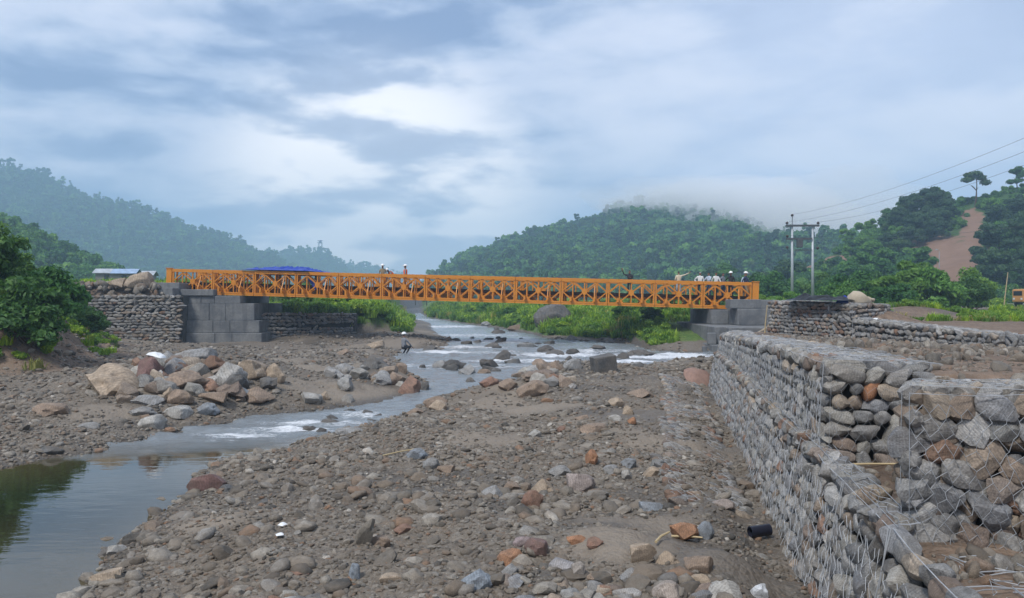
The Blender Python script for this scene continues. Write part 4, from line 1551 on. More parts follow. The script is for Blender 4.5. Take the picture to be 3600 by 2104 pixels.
    for i in range(NP):
        obj("sway_brace", br1, root, loc=(i * P, 0, 0)); obj("sway_brace", br2, root, loc=(i * P, 0, 0))
    ep = MB().box((-0.42, -0.10, 0.10), (-0.03, 0.10, hC + 0.22)).box((-0.46, -0.14, 0.06), (0.0, 0.14, 0.10)).box((-0.46, -0.14, hC + 0.22), (0.0, 0.14, hC + 0.27)).mesh("end_post", M["paint"])
    for side in (0.0, W):
        obj("end_post", ep, root, loc=(0, side, 0))
        obj("end_post", ep, root, loc=(BR_LEN + 0.45, side, 0))
    # loose planks stacked on the deck
    return root


build_bridge()


def on_bridge(px, across=2.0):
    """deck point seen at photo column px"""
    best = None
    for k in range(2000):
        s = BR_LEN * k / 1999
        p = BR_M @ Vector((s, across, 0.676))
        q = CX + F * p.x / p.y
        if best is None or abs(q - px) < best[0]:
            best = (abs(q - px), p)
    return best[1]

# ------------------------------------------------------------------ boulders one can point at
GY_, LG, TN, BR, RB, OR, DK, BL, MR = ((0.235, 0.235, 0.23), (0.34, 0.33, 0.305), (0.33, 0.26, 0.19), (0.235, 0.175, 0.13), (0.215, 0.125, 0.09),
                                      (0.30, 0.155, 0.085), (0.10, 0.10, 0.098), (0.20, 0.225, 0.25), (0.16, 0.095, 0.085))
# x0, x1, y0 (top), y1 (foot) in the photograph; colour; shape; label
HEROES = [
    (314, 503, 1293, 1400, TN, "b", "largest tan boulder at the foot of the shrub bank"),
    (479, 586, 1250, 1350, MR, "b", "brown purple boulder with white plastic caught on its top"),
    (557, 640, 1236, 1300, GY_, "b", "grey boulder just behind the plastic topped one"),
    (607, 750, 1221, 1278, GY_, "f", "long flat grey slab lying on top of the boulder pile"),
    (628, 690, 1268, 1300, BR, "f", "small flat brown stone under the long grey slab"),
    (550, 735, 1310, 1375, BR, "f", "wide flat brown boulder in the middle of the pile"),
    (743, 866, 1281, 1375, LG, "b", "pale speckled upright boulder in the pile"),
    (788, 876, 1318, 1390, DK, "s", "dark slab leaning on the pale speckled boulder"),
    (836, 945, 1274, 1340, TN, "b", "tan boulder behind the dark leaning slab"),
    (930, 1002, 1284, 1352, TN, "b", "tan boulder at the river end of the pile"),
    (905, 980, 1328, 1378, DK, "s", "small dark angular rock in front of the end tan boulder"),
    (570, 615, 1364, 1405, TN, "b", "small round tan stone below the wide flat boulder"),
    (593, 690, 1378, 1430, BR, "b", "oval brown boulder below the wide flat one"),
    (850, 966, 1378, 1432, BR, "f", "flat brown boulder lowest on the river side of the pile"),
    (470, 575, 1388, 1430, GY_, "f", "low grey brown stone next to the oval brown boulder"),
    (700, 800, 1385, 1425, BR, "f", "low brown stone between the oval and the flat brown boulders"),
    (820, 880, 1368, 1402, BL, "b", "small blue grey stone wedged below the pale boulder"),
    (475, 575, 1455, 1512, LG, "f", "pale oval stone near the water, below the boulder pile"),
    (575, 672, 1436, 1480, LG, "f", "pale long oval stone by the shallow stream edge"),
    (455, 545, 1432, 1468, GY_, "f", "grey flat stone above the pale oval stones"),
    (690, 765, 1425, 1470, BL, "b", "blue grey stone at the stream edge under the pile"),
    (145, 225, 1568, 1606, DK, "f", "dark flat stone beside the still pool"),
    (280, 350, 1482, 1512, GY_, "f", "thin grey stone on the shingle above the pool"),
    (120, 250, 1425, 1470, BR, "f", "low brown earth covered rock at the bank foot"),
    (1060, 1135, 1382, 1428, LG, "b", "pale round stone on the mud by the narrow channel"),
    (1120, 1160, 1378, 1412, TN, "b", "small tan stone touching the pale round one"),
    (1257, 1378, 1250, 1302, DK, "f", "dark humped boulder where the stream leaves the river"),
    (1170, 1262, 1268, 1305, GY_, "f", "grey flat boulder just upstream of the dark humped one"),
    (1300, 1385, 1306, 1360, GY_, "b", "grey boulder in front of the dark humped one"),
    (1352, 1440, 1306, 1362, BR, "b", "brown grey boulder beside the reddish one in the stream"),
    (1392, 1480, 1318, 1395, RB, "b", "reddish brown boulder at the point of the stream"),
    (1385, 1430, 1278, 1312, BR, "b", "small brown boulder behind the reddish one"),
    (1475, 1510, 1338, 1372, DK, "b", "small wet stone in the water off the reddish boulder"),
    (1130, 1195, 1470, 1500, DK, "b", "dark wet boulder in the white water of the side stream"),
    (1195, 1240, 1475, 1497, DK, "f", "smaller dark stone right behind the one in white water"),
    (1285, 1325, 1462, 1480, DK, "f", "dark flat stone at the side stream edge"),
    (1180, 1285, 1490, 1525, GY_, "f", "low grey rock on the shingle edge of the side stream"),
    (1520, 1590, 1262, 1298, GY_, "b", "grey rocks' leading stone in mid river"),
    (1568, 1612, 1275, 1305, DK, "b", "dark stone in mid river behind the leading one"),
    (1612, 1680, 1272, 1322, GY_, "b", "largest grey boulder of the mid river group"),
    (1680, 1726, 1294, 1316, BR, "b", "small rounded boulder closest to the bar in mid river"),
    (1722, 1760, 1285, 1306, DK, "f", "low dark stone at the end of the mid river group"),
    (1772, 1830, 1258, 1284, DK, "b", "single dark boulder breaking the rapids"),
    (1720, 1775, 1250, 1270, DK, "f", "low dark rock upstream of the single boulder"),
    (1905, 1942, 1228, 1242, DK, "f", "thin dark rock showing in the far rapids"),
    (1792, 1815, 1243, 1254, DK, "b", "tiny dark rock at the crest of the rapids"),
    (1480, 1515, 1222, 1234, DK, "f", "dark rock at the water beside the wading worker"),
    (1518, 1560, 1222, 1238, DK, "f", "longer dark rock at the water beyond the wading worker"),
    (1565, 1590, 1182, 1202, BR, "b", "brown boulder on the far river corner"),
    (1690, 1725, 1130, 1150, GY_, "b", "grey boulder under the far green bank"),
    (1785, 1830, 1140, 1166, BR, "b", "brown boulder at the far bank water edge"),
    (1871, 2014, 1093, 1146, DK, "b", "huge dark boulder sunk in the far green bank"),
    (1940, 1972, 1158, 1176, LG, "b", "pale stone at the foot of the far green bank"),
    (1820, 1890, 1202, 1222, GY_, "f", "low grey stone in the far shallows"),
    (1985, 2035, 1178, 1200, GY_, "f", "grey stone at the far waterline under the grass"),
    (2120, 2165, 1188, 1206, GY_, "f", "second grey stone at the far waterline under the grass"),
    (2078, 2166, 1253, 1316, DK, "c", "dark square block standing at the tip of the bar"),
    (1860, 1930, 1272, 1310, BR, "b", "brown boulder at the head of the bar"),
    (1925, 1985, 1268, 1308, BR, "b", "brown boulder next to the head of the bar"),
    (1978, 2055, 1262, 1305, GY_, "b", "grey brown boulder between the bar head and the square block"),
    (1845, 1905, 1300, 1335, BR, "b", "rounded brown rock below the bar head boulders"),
    (1814, 1923, 1340, 1405, BR, "b", "big flat topped boulder on the bar"),
    (1688, 1760, 1325, 1362, RB, "b", "reddish boulder at the stream mouth on the bar side"),
    (1750, 1822, 1340, 1378, BR, "b", "brown rock between the reddish one and the flat topped boulder"),
    (1490, 1575, 1390, 1432, BR, "f", "brown flat rock on the bar where the stream narrows"),
    (1505, 1570, 1408, 1445, TN, "b", "tan rock in front of the brown flat one"),
    (1430, 1490, 1432, 1462, BR, "f", "low brown rock along the narrow stream bend"),
    (2210, 2260, 1268, 1292, GY_, "f", "low grey rock in white water near the abutment"),
    (2130, 2190, 1405, 1432, TN, "b", "pale tan stone in the small heap on the bar"),
    (2185, 2228, 1425, 1462, TN, "b", "tan egg shaped stone in the small heap on the bar"),
    (2200, 2235, 1468, 1494, OR, "b", "small orange brown stone below the tan egg shaped one"),
    (2140, 2190, 1455, 1486, LG, "b", "white grey stone in the small heap on the bar"),
    (2205, 2300, 1375, 1402, BR, "f", "long low brown rock beyond the small heap"),
    (2020, 2070, 1450, 1478, BR, "f", "brown flat stone across from the small heap"),
    (2025, 2135, 1492, 1532, BR, "f", "long brown ledge stone on the open bar"),
    (1955, 1990, 1500, 1525, RB, "b", "small red brown stone next to the long ledge stone"),
    (1858, 1905, 1508, 1540, LG, "b", "pale small stone at the edge of the sand patch"),
    (1430, 1502, 1570, 1622, BL, "b", "blue grey boulder on the shingle near the thin branch"),
    (1535, 1600, 1632, 1668, BR, "b", "brown boulder in the row right of the blue grey one"),
    (1480, 1545, 1612, 1650, GY_, "b", "grey speckled boulder between the blue grey and brown ones"),
    (1930, 2010, 1636, 1682, GY_, "f", "striped grey flat stone mid bar"),
    (2055, 2102, 1578, 1640, OR, "s", "brown split rock standing up mid bar"),
    (1993, 2095, 1658, 1740, (0.29, 0.245, 0.225), "b", "pinkish grey long boulder mid bar"),
    (1870, 1957, 1678, 1740, TN, "b", "tan smooth boulder behind the red brown one"),
    (1829, 1907, 1716, 1788, RB, "b", "deep red brown boulder in the centre of the bar"),
    (1765, 1830, 1688, 1732, BR, "b", "dull brown boulder beside the red brown one"),
    (1690, 1770, 1698, 1752, GY_, "f", "wide grey stone further along from the dull brown one"),
    (2120, 2175, 1640, 1670, GY_, "b", "grey stone near the pinkish long boulder"),
    (2178, 2236, 1612, 1650, BL, "b", "blue grey stone with dark side near the mattress"),
    (2180, 2230, 1652, 1690, LG, "b", "light grey stone in front of the dark sided one"),
    (2318, 2362, 1628, 1678, RB, "s", "rust brown broken stone beside the wire mattress"),
    (2260, 2325, 1640, 1680, TN, "b", "tan stone next to the rust brown broken one"),
    (1236, 1329, 1814, 1932, (0.17, 0.155, 0.13), "p", "pointed slab standing upright in the gravel"),
    (1295, 1375, 1878, 1930, BR, "f", "rounded brown stone leaning against the upright slab"),
    (1385, 1450, 1846, 1884, RB, "f", "flat reddish stone past the upright slab"),
    (671, 793, 1652, 1735, MR, "f", "dark maroon boulder at the edge of the still pool"),
    (760, 830, 1698, 1735, DK, "f", "dark brown stone tucked against the maroon boulder"),
    (345, 400, 1922, 1962, DK, "b", "dark wet stone on the pool shore"),
    (378, 445, 1908, 1950, LG, "f", "pale flat stone on the pool shore"),
    (320, 425, 1985, 2060, TN, "f", "tan half buried stone at the near pool shore"),
    (1614, 1736, 1979, 2080, BL, "b", "large blue grey banded boulder near the camera"),
    (1738, 1835, 1925, 1998, OR, "b", "rust orange boulder beside the blue grey banded one"),
    (1842, 1935, 1914, 1970, MR, "b", "dark red pitted boulder beside the rust orange one"),
    (1800, 1880, 1878, 1928, (0.24, 0.19, 0.185), "s", "dull pink slab behind the dark red boulder"),
    (1765, 1825, 1985, 2030, GY_, "b", "small grey stone below the rust orange boulder"),
    (1935, 2040, 1955, 2018, (0.26, 0.25, 0.25), "f", "smooth pale purple grey stone near the dark red boulder"),
    (1985, 2060, 1880, 1920, OR, "f", "flat orange brown stone set in the mud"),
    (2060, 2125, 1892, 1932, RB, "b", "small red stone next to the flat orange brown one"),
    (2195, 2295, 1900, 1985, TN, "b", "large smooth tan boulder half sunk in sand"),
    (2357, 2455, 1826, 1910, OR, "s", "bright orange brown slab tilted up near the wall"),
    (2445, 2508, 1832, 1908, BL, "s", "dark blue grey rock touching the orange slab"),
    (2300, 2400, 1925, 1995, TN, "b", "rough tan boulder below the orange slab"),
    (2400, 2500, 1945, 2020, BR, "b", "brown lumpy boulder next to the rough tan one"),
    (2430, 2500, 2010, 2060, TN, "b", "small tan rock in front of the brown lumpy boulder"),
    (2479, 2618, 2029, 2135, LG, "b", "large smooth pale boulder at the bottom edge"),
    (2290, 2400, 2045, 2125, (0.34, 0.29, 0.25), "b", "pale pinkish boulder at the bottom edge"),
    (2640, 2702, 2052, 2125, (0.52, 0.54, 0.56), "s", "white stone at the bottom edge beside the wall foot"),
    (2180, 2262, 1998, 2062, GY_, "f", "grey streaked stone near the bottom edge"),
    (2060, 2130, 2015, 2050, BR, "f", "brown flat stone near the bottom edge"),
    (2250, 2340, 1750, 1800, BL, "f", "grey blue flat rock by the mattress end"),
    (2500, 2580, 1745, 1790, (0.27, 0.23, 0.21), "f", "brown grey rock at the near end of the mattress"),
    (1225, 1270, 1975, 2045, BL, "f", "blue grey half buried stone"),
    (1020, 1090, 1998, 2030, RB, "f", "reddish flat cobble in the near gravel"),
    (1330, 1420, 2005, 2050, TN, "f", "tan cobble in the near gravel"),
    (905, 960, 1745, 1775, DK, "f", "dark oval cobble on the shingle slope"),
    (2000, 2055, 1975, 2050, (0.30, 0.27, 0.24), "s", "narrow pale slanted stone beside the purple grey one"),
    (429, 529, 986, 1038, TN, "b", "great tan boulder on the raised bank behind the gabions"),
    (380, 445, 998, 1030, TN, "f", "smaller tan rock beside the great one on the raised bank"),
    (1180, 1240, 1225, 1252, BR, "f", "brown rock on the shingle before the far gabions"),
    (1290, 1350, 1195, 1230, TN, "f", "sandy pale rock on the far gravel point"),
]


def place_rock(x0, x1, y0, y1, col, shape, label, k):
    rr = random.Random(1000 + k)
    g = ray_ground((x0 + x1) / 2, y1 - 0.10 * (y1 - y0))
    px_m = F / g.y
    w = (x1 - x0) / px_m; h = (y1 - y0) / px_m
    lo = F * (EYE - g.z) / g.y      # not used for shape, only keeps feet on the ground
    dep = w * rr.uniform(0.7, 0.95)
    # part of the visible height is the top surface seen from above
    tilt = (EYE - g.z) / g.y
    hh = max(h - dep * tilt * 0.75, h * 0.35)
    if shape == "p":
        me = SLAB_ME[k % len(SLAB_ME)]
        sc = (w * 0.33, w * 0.22, hh * 0.66); rot = (0.1, 0.42, rr.uniform(-0.4, 0.4)); sink = 0.22
    elif shape == "s":
        me = SLAB_ME[k % len(SLAB_ME)]
        sc = (w * 0.52, dep * 0.45, hh * 0.62); rot = (rr.uniform(-0.3, 0.3), rr.uniform(-0.3, 0.3), rr.uniform(-0.5, 0.5)); sink = 0.2
    elif shape == "c":
        me = BLOCK_ME
        sc = (w * 0.48, dep * 0.45, hh * 0.62); rot = (0.1, -0.12, 0.25); sink = 0.2
    elif shape == "f":
        me = BOULDER_ME[k % len(BOULDER_ME)]
        sc = (w * 0.52, dep * 0.55, max(hh, w * 0.28) * 0.62); rot = (rr.uniform(-0.1, 0.1), rr.uniform(-0.1, 0.1), rr.uniform(-0.5, 0.5)); sink = 0.3
    else:
        me = BOULDER_ME[(k * 5 + 3) % len(BOULDER_ME)]
        sc = (w * 0.52, dep * 0.55, max(hh, w * 0.5) * 0.60); rot = (rr.uniform(-0.2, 0.2), rr.uniform(-0.2, 0.2), rr.uniform(0, 6.28) if abs(w - dep) < 0.2 * w else rr.uniform(-0.6, 0.6)); sink = 0.22
    fy = g.y + sc[1] * 0.7
    fx_ = g.x * fy / g.y
    zb = max(H(fx_, fy), -0.05)
    o = obj("boulder" if w > 0.45 else "stone", me, None, (fx_, fy, zb + sc[2] * (1 - 2 * sink) * 0.9), rot, sc)
    o.color = (*col, 1)
    tag(o, label, "boulder" if w > 0.45 else "stone")
    return o


BLOCK_ME = bevelled(MB().box((-1, -1, -1), (1, 1, 1)).mesh("block_rock", M["stone"]), 0.22, 2)
for _v in BLOCK_ME.vertices:
    _v.co += Vector((mnoise.noise(_v.co * 1.3), mnoise.noise(_v.co * 1.3 + Vector((9, 0, 0))), mnoise.noise(_v.co * 1.3 + Vector((0, 9, 0))))) * 0.16
HERO_AT = []
for _k, _h in enumerate(HEROES):
    _o = place_rock(*_h, _k)
    HERO_AT.append((_o.location.x, _o.location.y, max(_o.scale[0], _o.scale[1])))
HERO_AT = np.array(HERO_AT)


# ------------------------------------------------------------------ loose cobbles: the largest as things, the rest as one scatter
def free_of_heroes(X, Y, pad=0.05):
    ok = np.ones(len(X), bool)
    for hx, hy, hr in HERO_AT:
        ok &= (X - hx) ** 2 + (Y - hy) ** 2 > (hr * 0.75 + pad) ** 2
    return ok


def sample_ground(n, ylo, yhi, rng, power=1.6):
    """ground places, denser towards the camera's side of the bar"""
    t = rng.random(n) ** power
    Y = ylo + (yhi - ylo) * t
    X = rng.uniform(-0.70, 0.72, n) * (Y + 1.0)
    z, d, g, e, s = zones(X, Y)
    wall = ((X > wall_base_x(Y) - 0.02) & (Y > 3.9) & (X < wall_top_x(Y) + 1.15)) | ((X > 2.95) & (X < 4.9) & (Y > 5.5) & (Y < 7.1))
    near_wall = (X > wall_base_x(Y) - 0.1) & (Y <= 46) & (X < g_line(Y) - 0.2)
    clump = vnoise(X * 0.9, Y * 0.9, 61) * 0.65 + vnoise(X * 0.25, Y * 0.25, 63) * 0.55
    keep = (g < 0.45) & ~wall & (X < g_line(Y) - 0.3) & ~((Y > 51.5) & (X < -16)) & ~((X > 10) & (Y > 43))
    keep &= (np.abs(X - 12) > 99) | (Y > 0)
    return X, Y, z, d, e, s, clump, keep, near_wall


def build_cobbles():
    rng = np.random.default_rng(91)
    X, Y, z, d, e, s, cl, keep, nw = sample_ground(9000, 6.2, 48, rng, 1.5)
    size = 0.07 + 0.16 * rng.random(len(X)) ** 2.2 + 0.10 * (cl > 0.72) * rng.random(len(X))
    size = np.minimum(size, 0.0125 * Y + 0.015)
    keep &= (d > -0.35) & (cl + 0.25 * rng.random(len(X)) > 0.62) & (s < 0.6) & free_of_heroes(X, Y) & ~nw
    idx = np.nonzero(keep)[0]
    px = size[idx] / Y[idx]
    idx = idx[np.argsort(-px)][:190]
    rr = random.Random(17)
    sides = {}
    for i in idx:
        x, y = X[i], Y[i]
        sz = size[i]
        asp = (rr.uniform(0.85, 1.35), rr.uniform(0.7, 1.0), rr.uniform(0.42, 0.75))
        o = obj("cobble", COBBLE_ME[rr.randrange(10)] if rr.random() < 0.7 else SLAB_ME[rr.randrange(8)], None, (x, y, z[i] + sz * asp[2] * 0.12),
                (rr.gauss(0, 0.25), rr.gauss(0, 0.25), rr.uniform(0, 6.28)), (sz * asp[0], sz * asp[1], sz * asp[2]))
        br = rr.random()
        c = pick_col(rr, 0.42, 1.0)
        o.color = c
        tone = "brown" if c[0] > c[2] * 1.18 else "grey"
        hi = int(np.argmin((HERO_AT[:, 0] - x) ** 2 + (HERO_AT[:, 1] - y) ** 2))
        dist = math.hypot(HERO_AT[hi, 0] - x, HERO_AT[hi, 1] - y)
        sides.setdefault((hi, tone), []).append((dist, o))
    ORD = ["first", "second", "third", "fourth", "fifth", "sixth", "seventh", "eighth", "ninth", "tenth"]
    for (hi, tone), lst in sides.items():
        for k, (dist, o) in enumerate(sorted(lst, key=lambda t: t[0])):
            words_ = HEROES[hi][6].split()
            tail = " ".join(words_[:10])
            w = f"{ORD[k]} " if len(lst) > 1 and k < 10 else ""
            tag(o, f"{w}{tone} cobble out from the {tail}", "cobble", "loose cobbles on the gravel bar")


def build_pile():
    """more stones packed round the large boulders"""
    rr = random.Random(23)
    near = {}
    for (cx, cy_, sx, sy, cnt, what) in ((640, 1340, 200, 60, 46, "rounded stone packed among the boulders of the big pile"), (1900, 1320, 130, 40, 22, "stone among the boulders at the head of the bar"),
                                         (1330, 1330, 110, 50, 16, "stone among the boulders where the stream leaves the river")):
        k = 0
        while k < cnt:
            px, py = rr.gauss(cx, sx * 0.6), rr.gauss(cy_, sy * 0.55)
            if py < 1235: continue
            g = ray_ground(px, py)
            if g.z < -0.02: 
                k += 1; continue
            s = rr.uniform(0.14, 0.34)
            o = obj("stone", BOULDER_ME[rr.randrange(14)], None, (g.x, g.y, g.z + s * 0.25), (rr.gauss(0, 0.3), rr.gauss(0, 0.3), rr.uniform(0, 6.28)), (s * rr.uniform(0.9, 1.4), s, s * rr.uniform(0.55, 0.8)))
            o.color = pick_col(rr, 0.55, 1.0)
            hi = int(np.argmin((HERO_AT[:, 0] - g.x) ** 2 + (HERO_AT[:, 1] - g.y) ** 2))
            near.setdefault(hi, []).append((math.hypot(HERO_AT[hi, 0] - g.x, HERO_AT[hi, 1] - g.y), o, what))
            k += 1
    ORD = ["first", "second", "third", "fourth", "fifth", "sixth", "seventh", "eighth", "ninth", "tenth", "eleventh", "twelfth"]
    for hi, lst in near.items():
        for k, (dist, o, what) in enumerate(sorted(lst, key=lambda t: t[0])):
            w = f"{ORD[min(k, 11)]} " if len(lst) > 1 else ""
            tag(o, f"{w}packed stone out from the " + " ".join(HEROES[hi][6].split()[:10]), "stone", what + "s")



def build_river_rocks():
    """dark wet rocks standing in the rapids"""
    rr = random.Random(31)
    n = 0
    while n < 44:
        px, py = rr.choice(((rr.uniform(1470, 1760), rr.uniform(1225, 1345)), (rr.uniform(1700, 2330), rr.uniform(1195, 1275)), (rr.uniform(1600, 1900), rr.uniform(1150, 1215)), (rr.uniform(950, 1400), rr.uniform(1440, 1530))))
        x, y = unproj(px, py)
        if water_dist(np.array([x]), np.array([y]))[0] > -0.3: continue
        s = rr.uniform(0.16, 0.46) * (0.45 if y < 25 else 1.0)
        o = obj("river_rock", BOULDER_ME[rr.randrange(14)], None, (x, y, s * 0.10), (rr.gauss(0, 0.2), rr.gauss(0, 0.2), rr.uniform(0, 6.28)), (s * rr.uniform(1.0, 1.6), s * 0.9, s * rr.uniform(0.45, 0.75)))
        k = rr.uniform(0.5, 0.95)
        o.color = (0.115 * k, 0.108 * k, 0.10 * k, 1)
        w = "side stream" if y < 25 else "river"
        tag(o, f"dark wet rock standing in the shallow {w}", "rock", f"wet rocks in the {w}")
        n += 1


build_cobbles()
build_pile()
build_river_rocks()


def build_pebbles():
    rng = np.random.default_rng(92)
    P = []; S = []; R = []
    for n, lo, hi, smin, smax, pw, thr in ((50000, 5.6, 17, 0.012, 0.042, 1.15, 0.38), (34000, 13, 32, 0.022, 0.07, 1.1, 0.44),
                                           (17000, 26, 62, 0.05, 0.16, 1.0, 0.44), (9000, 6, 40, 0.04, 0.14, 1.25, 0.62)):
        X, Y, z, d, e, s, cl, keep, nw = sample_ground(n, lo, hi, rng, pw)
        u = rng.random(n)
        keep &= (d > -0.55) & (cl * 1.0 + 0.45 * rng.random(n) - 0.12 - 0.6 * s - 0.18 * e > thr) & ~(nw & (rng.random(n) > 0.6))
        sz = smin + (smax - smin) * u ** 2.0
        k = keep
        a = np.stack([rng.uniform(0.8, 1.4, n), rng.uniform(0.7, 1.1, n), rng.uniform(0.45, 0.8, n)], 1) * sz[:, None]
        P.append(np.stack([X, Y, z + a[:, 2] * 0.02], 1)[k]); S.append(a[k])
        R.append(np.stack([rng.normal(0, 0.3, n), rng.normal(0, 0.3, n), rng.uniform(0, 6.28, n)], 1)[k])
    P = np.concatenate(P); S = np.concatenate(S); R = np.concatenate(R)
    gn_scatter("pebbles", P, S, R, rng.integers(0, 16, len(P)), PEBBLE_LIB, "grey and brown pebbles strewn over the gravel bars")
    # stones tipped with the spoil before the nearest basket and over the fill behind the wall
    n = 5200
    X = np.concatenate([rng.uniform(2.5, 4.8, 2200), rng.uniform(4.5, 15, 3000)]); Y = np.concatenate([rng.uniform(4.2, 8.6, 2200), rng.uniform(7.2, 33, 3000)])
    k = ((Y < 8.6) & (X < 4.7) & (X > wall_base_x(Y) + 0.35) & ~((X > 2.95 + 0.5 * np.maximum(Y - 5.9, 0)) & (Y > 5.6) & (Y < 7.1))) | ((X > wall_top_x(Y) + 1.05) & (X < g_line(Y) - 0.2) & (Y > 7.2))
    k &= vnoise(X * 1.5, Y * 1.5, 81) + 0.5 * rng.random(n) > 0.62
    z = zones(X, Y)[0]
    sz = np.where((Y < 8.6) & (X < 4.7), 0.012 + 0.085 * rng.random(n) ** 2.5, 0.02 + 0.11 * rng.random(n) ** 3)
    a = np.stack([sz * 1.2, sz, sz * 0.7], 1)
    gn_scatter("spoil_stones", np.stack([X, Y, z + sz * 0.15], 1)[k], a[k], rng.uniform(0, 6, (n, 3))[k], rng.integers(0, 16, n)[k], PEBBLE_LIB, "stones mixed into the brown spoil around the gabion baskets")
    # rubble on the raised far bank and the earth slopes
    n = 3000
    X = rng.uniform(-34, -22.5, n); Y = rng.uniform(53.2, 66, n)
    z = zones(X, Y)[0]
    sz = 0.06 + 0.28 * rng.random(n) ** 3
    a = np.stack([sz * 1.2, sz, sz * 0.7], 1)
    gn_scatter("rubble", np.stack([X, Y, z + sz * 0.2], 1), a, rng.uniform(0, 6, (n, 3)), rng.integers(0, 16, n), PEBBLE_LIB, "broken rock and earth rubble on the raised far bank")


build_pebbles()


# ------------------------------------------------------------------ grass and undergrowth
def build_grass():
    rng = np.random.default_rng(93)
    n = 60000
    Y = 44 + 106 * rng.random(n) ** 1.3
    X = rng.uniform(-0.62, 0.62, n) * Y
    z, d, g, e, s = zones(X, Y)
    k = (g > 0.35 + 0.3 * rng.random(n)) & (d > 0.5) & ~((X > 10.2) & (X < 17.6) & (Y > 43) & (Y < 57)) & ~((X > -24.5) & (X < -16.6) & (Y > 53) & (Y < 61))
    k &= vnoise(X * 0.35, Y * 0.35, 71) > 0.22
    X, Y, z = X[k], Y[k], z[k]
    m = len(X)
    sc = (0.45 + 0.9 * rng.random(m) ** 2) * (0.7 + 0.6 * vnoise(X * 0.2, Y * 0.2, 73)) * np.interp(Y, [44, 150], [1.0, 1.5])
    idx = np.where(vnoise(X * 0.12, Y * 0.12, 75) > 0.55, rng.integers(0, 4, m), rng.choice([0, 1, 2, 4, 4], m))
    gn_scatter("grass", np.stack([X, Y, z - 0.05], 1), np.stack([sc, sc, sc], 1), np.stack([np.zeros(m), np.zeros(m), rng.uniform(0, 6.28, m)], 1), idx, tuft_lib,
               "tall bright green grass and weeds covering the far river bank")
    # weeds on the near earth bank
    n = 9000
    Y = rng.uniform(20, 53, n); X = rng.uniform(-32, -13, n); bd = bank_dist(X, Y)
    z, d, g, e, s = zones(X, Y)
    k = (rng.random(n) < 0.06 + 0.8 * sstep((bd - 2.6 + 2.5 * (vnoise(X * 0.4, Y * 0.4, 5) - 0.5)) / 2.0)) & (bd > 0.2) & (bd < 9)
    X, Y, z = X[k], Y[k], z[k]; m = len(X)
    sc = 0.35 + 0.5 * rng.random(m)
    gn_scatter("bank_weeds", np.stack([X, Y, z - 0.03], 1), np.stack([sc, sc, sc], 1), np.stack([np.zeros(m), np.zeros(m), rng.uniform(0, 6.28, m)], 1),
               rng.choice([3, 4, 4, 0], m), tuft_lib, "weeds and grass on the earth bank under the shrubs")

    # patches of weed on the building site
    n = 5000
    Y = rng.uniform(35, 80, n); X = rng.uniform(0.40, 0.70, n) * Y
    z = zones(X, Y)[0]
    k = (X > 17) & (vnoise(X * 0.28, Y * 0.28, 171) + 0.25 * rng.random(n) > 0.80) & ~((np.abs(X / Y - 0.585) < 0.03) & (Y > 50))
    X, Y, z = X[k], Y[k], z[k]; m = len(X)
    sc = 0.25 + 0.45 * rng.random(m)
    gn_scatter("site_weeds", np.stack([X, Y, z - 0.03], 1), np.stack([sc, sc, sc], 1), np.stack([np.zeros(m), np.zeros(m), rng.uniform(0, 6.28, m)], 1),
               rng.choice([0, 2, 3, 4], m), tuft_lib, "patches of weeds growing on the bare earth behind the terraces")


build_grass()


# ------------------------------------------------------------------ shrubs, bushes and trees
def shrub_meshes(k, big, mat=None):
    rng = np.random.default_rng(600 + k)
    blobs = []
    for i in range(26 if big else 10):
        a = rng.random() * 6.28; r = 0.95 * math.sqrt(rng.random())
        z = rng.uniform(0.25, 1.75) * (1.1 - 0.45 * r)
        rad = rng.uniform(0.30, 0.55)
        blobs.append(((r * math.cos(a), r * math.sin(a), z), (rad, rad, rad * 0.75)))
    fol = leaf_mesh("foliage", rng, blobs, 210, 0.19, mat or (M["leaf_near"] if k % 3 else M["leaf_mid"]), 0.5, 0.15, core=False)
    st = MB()
    for i in range(7):
        c, r = blobs[i]
        st.tube([(0.1 * rng.normal(), 0.1 * rng.normal(), -0.15), (c[0] * 0.45, c[1] * 0.45, c[2] * 0.5), c], [0.035, 0.025, 0.01], 5)
    return fol, st.mesh("stems", M["bark"])


SHRUBS = [shrub_meshes(k, True) for k in range(5)] + [shrub_meshes(k, True, M["leaf_bright"]) for k in range(5, 8)]


def shrub(x, y, s, k, label, group=None, sz=1.0, zoff=0.0, bright=False):
    r = empty("shrub", (x, y, H(x, y) + zoff), random.Random(k * 7 + int(x * 10)).uniform(0, 6.28))
    tag(r, label, "shrub", group)
    fo, st = SHRUBS[5 + k % 3] if bright else SHRUBS[k % 5]
    obj("foliage", fo, r, scale=(s, s, s * sz)); obj("stems", st, r, scale=(s, s, s * sz))
    return r


rs = random.Random(55)
LBL = "leafy green shrub growing thickly on the steep earth bank beside the pool"
_n = 0
while _n < 42:
    x, y = rs.uniform(-27, -13.5), rs.uniform(22, 46)
    bdv = float(bank_dist(np.array([x]), np.array([y]))[0])
    if not 1.5 < bdv < 8 or x / y < -0.78 or CX + F * x / y > (190 if y < 38 else 250):
        continue
    shrub(x, y, rs.uniform(0.55, 0.95), _n, LBL, "shrubs thick on the bank by the pool")
    _n += 1
shrub(-15.6, 25.4, 1.15, 1, "broad dark green shrub leaning out lowest over the bank", sz=0.9)
shrub(-17.8, 26.6, 1.15, 2, "tallest shrub at the top of the bank by the picture edge", sz=1.0)
shrub(-17.3, 29.5, 1.1, 3, "round shrub where the bank meets the gabion courses")
shrub(-23.6, 44.0, 0.9, 4, "yellow green shrub just before the dark gabion courses", sz=0.8)
BUSHL = "bright green bush in the tall growth along the far river bank"
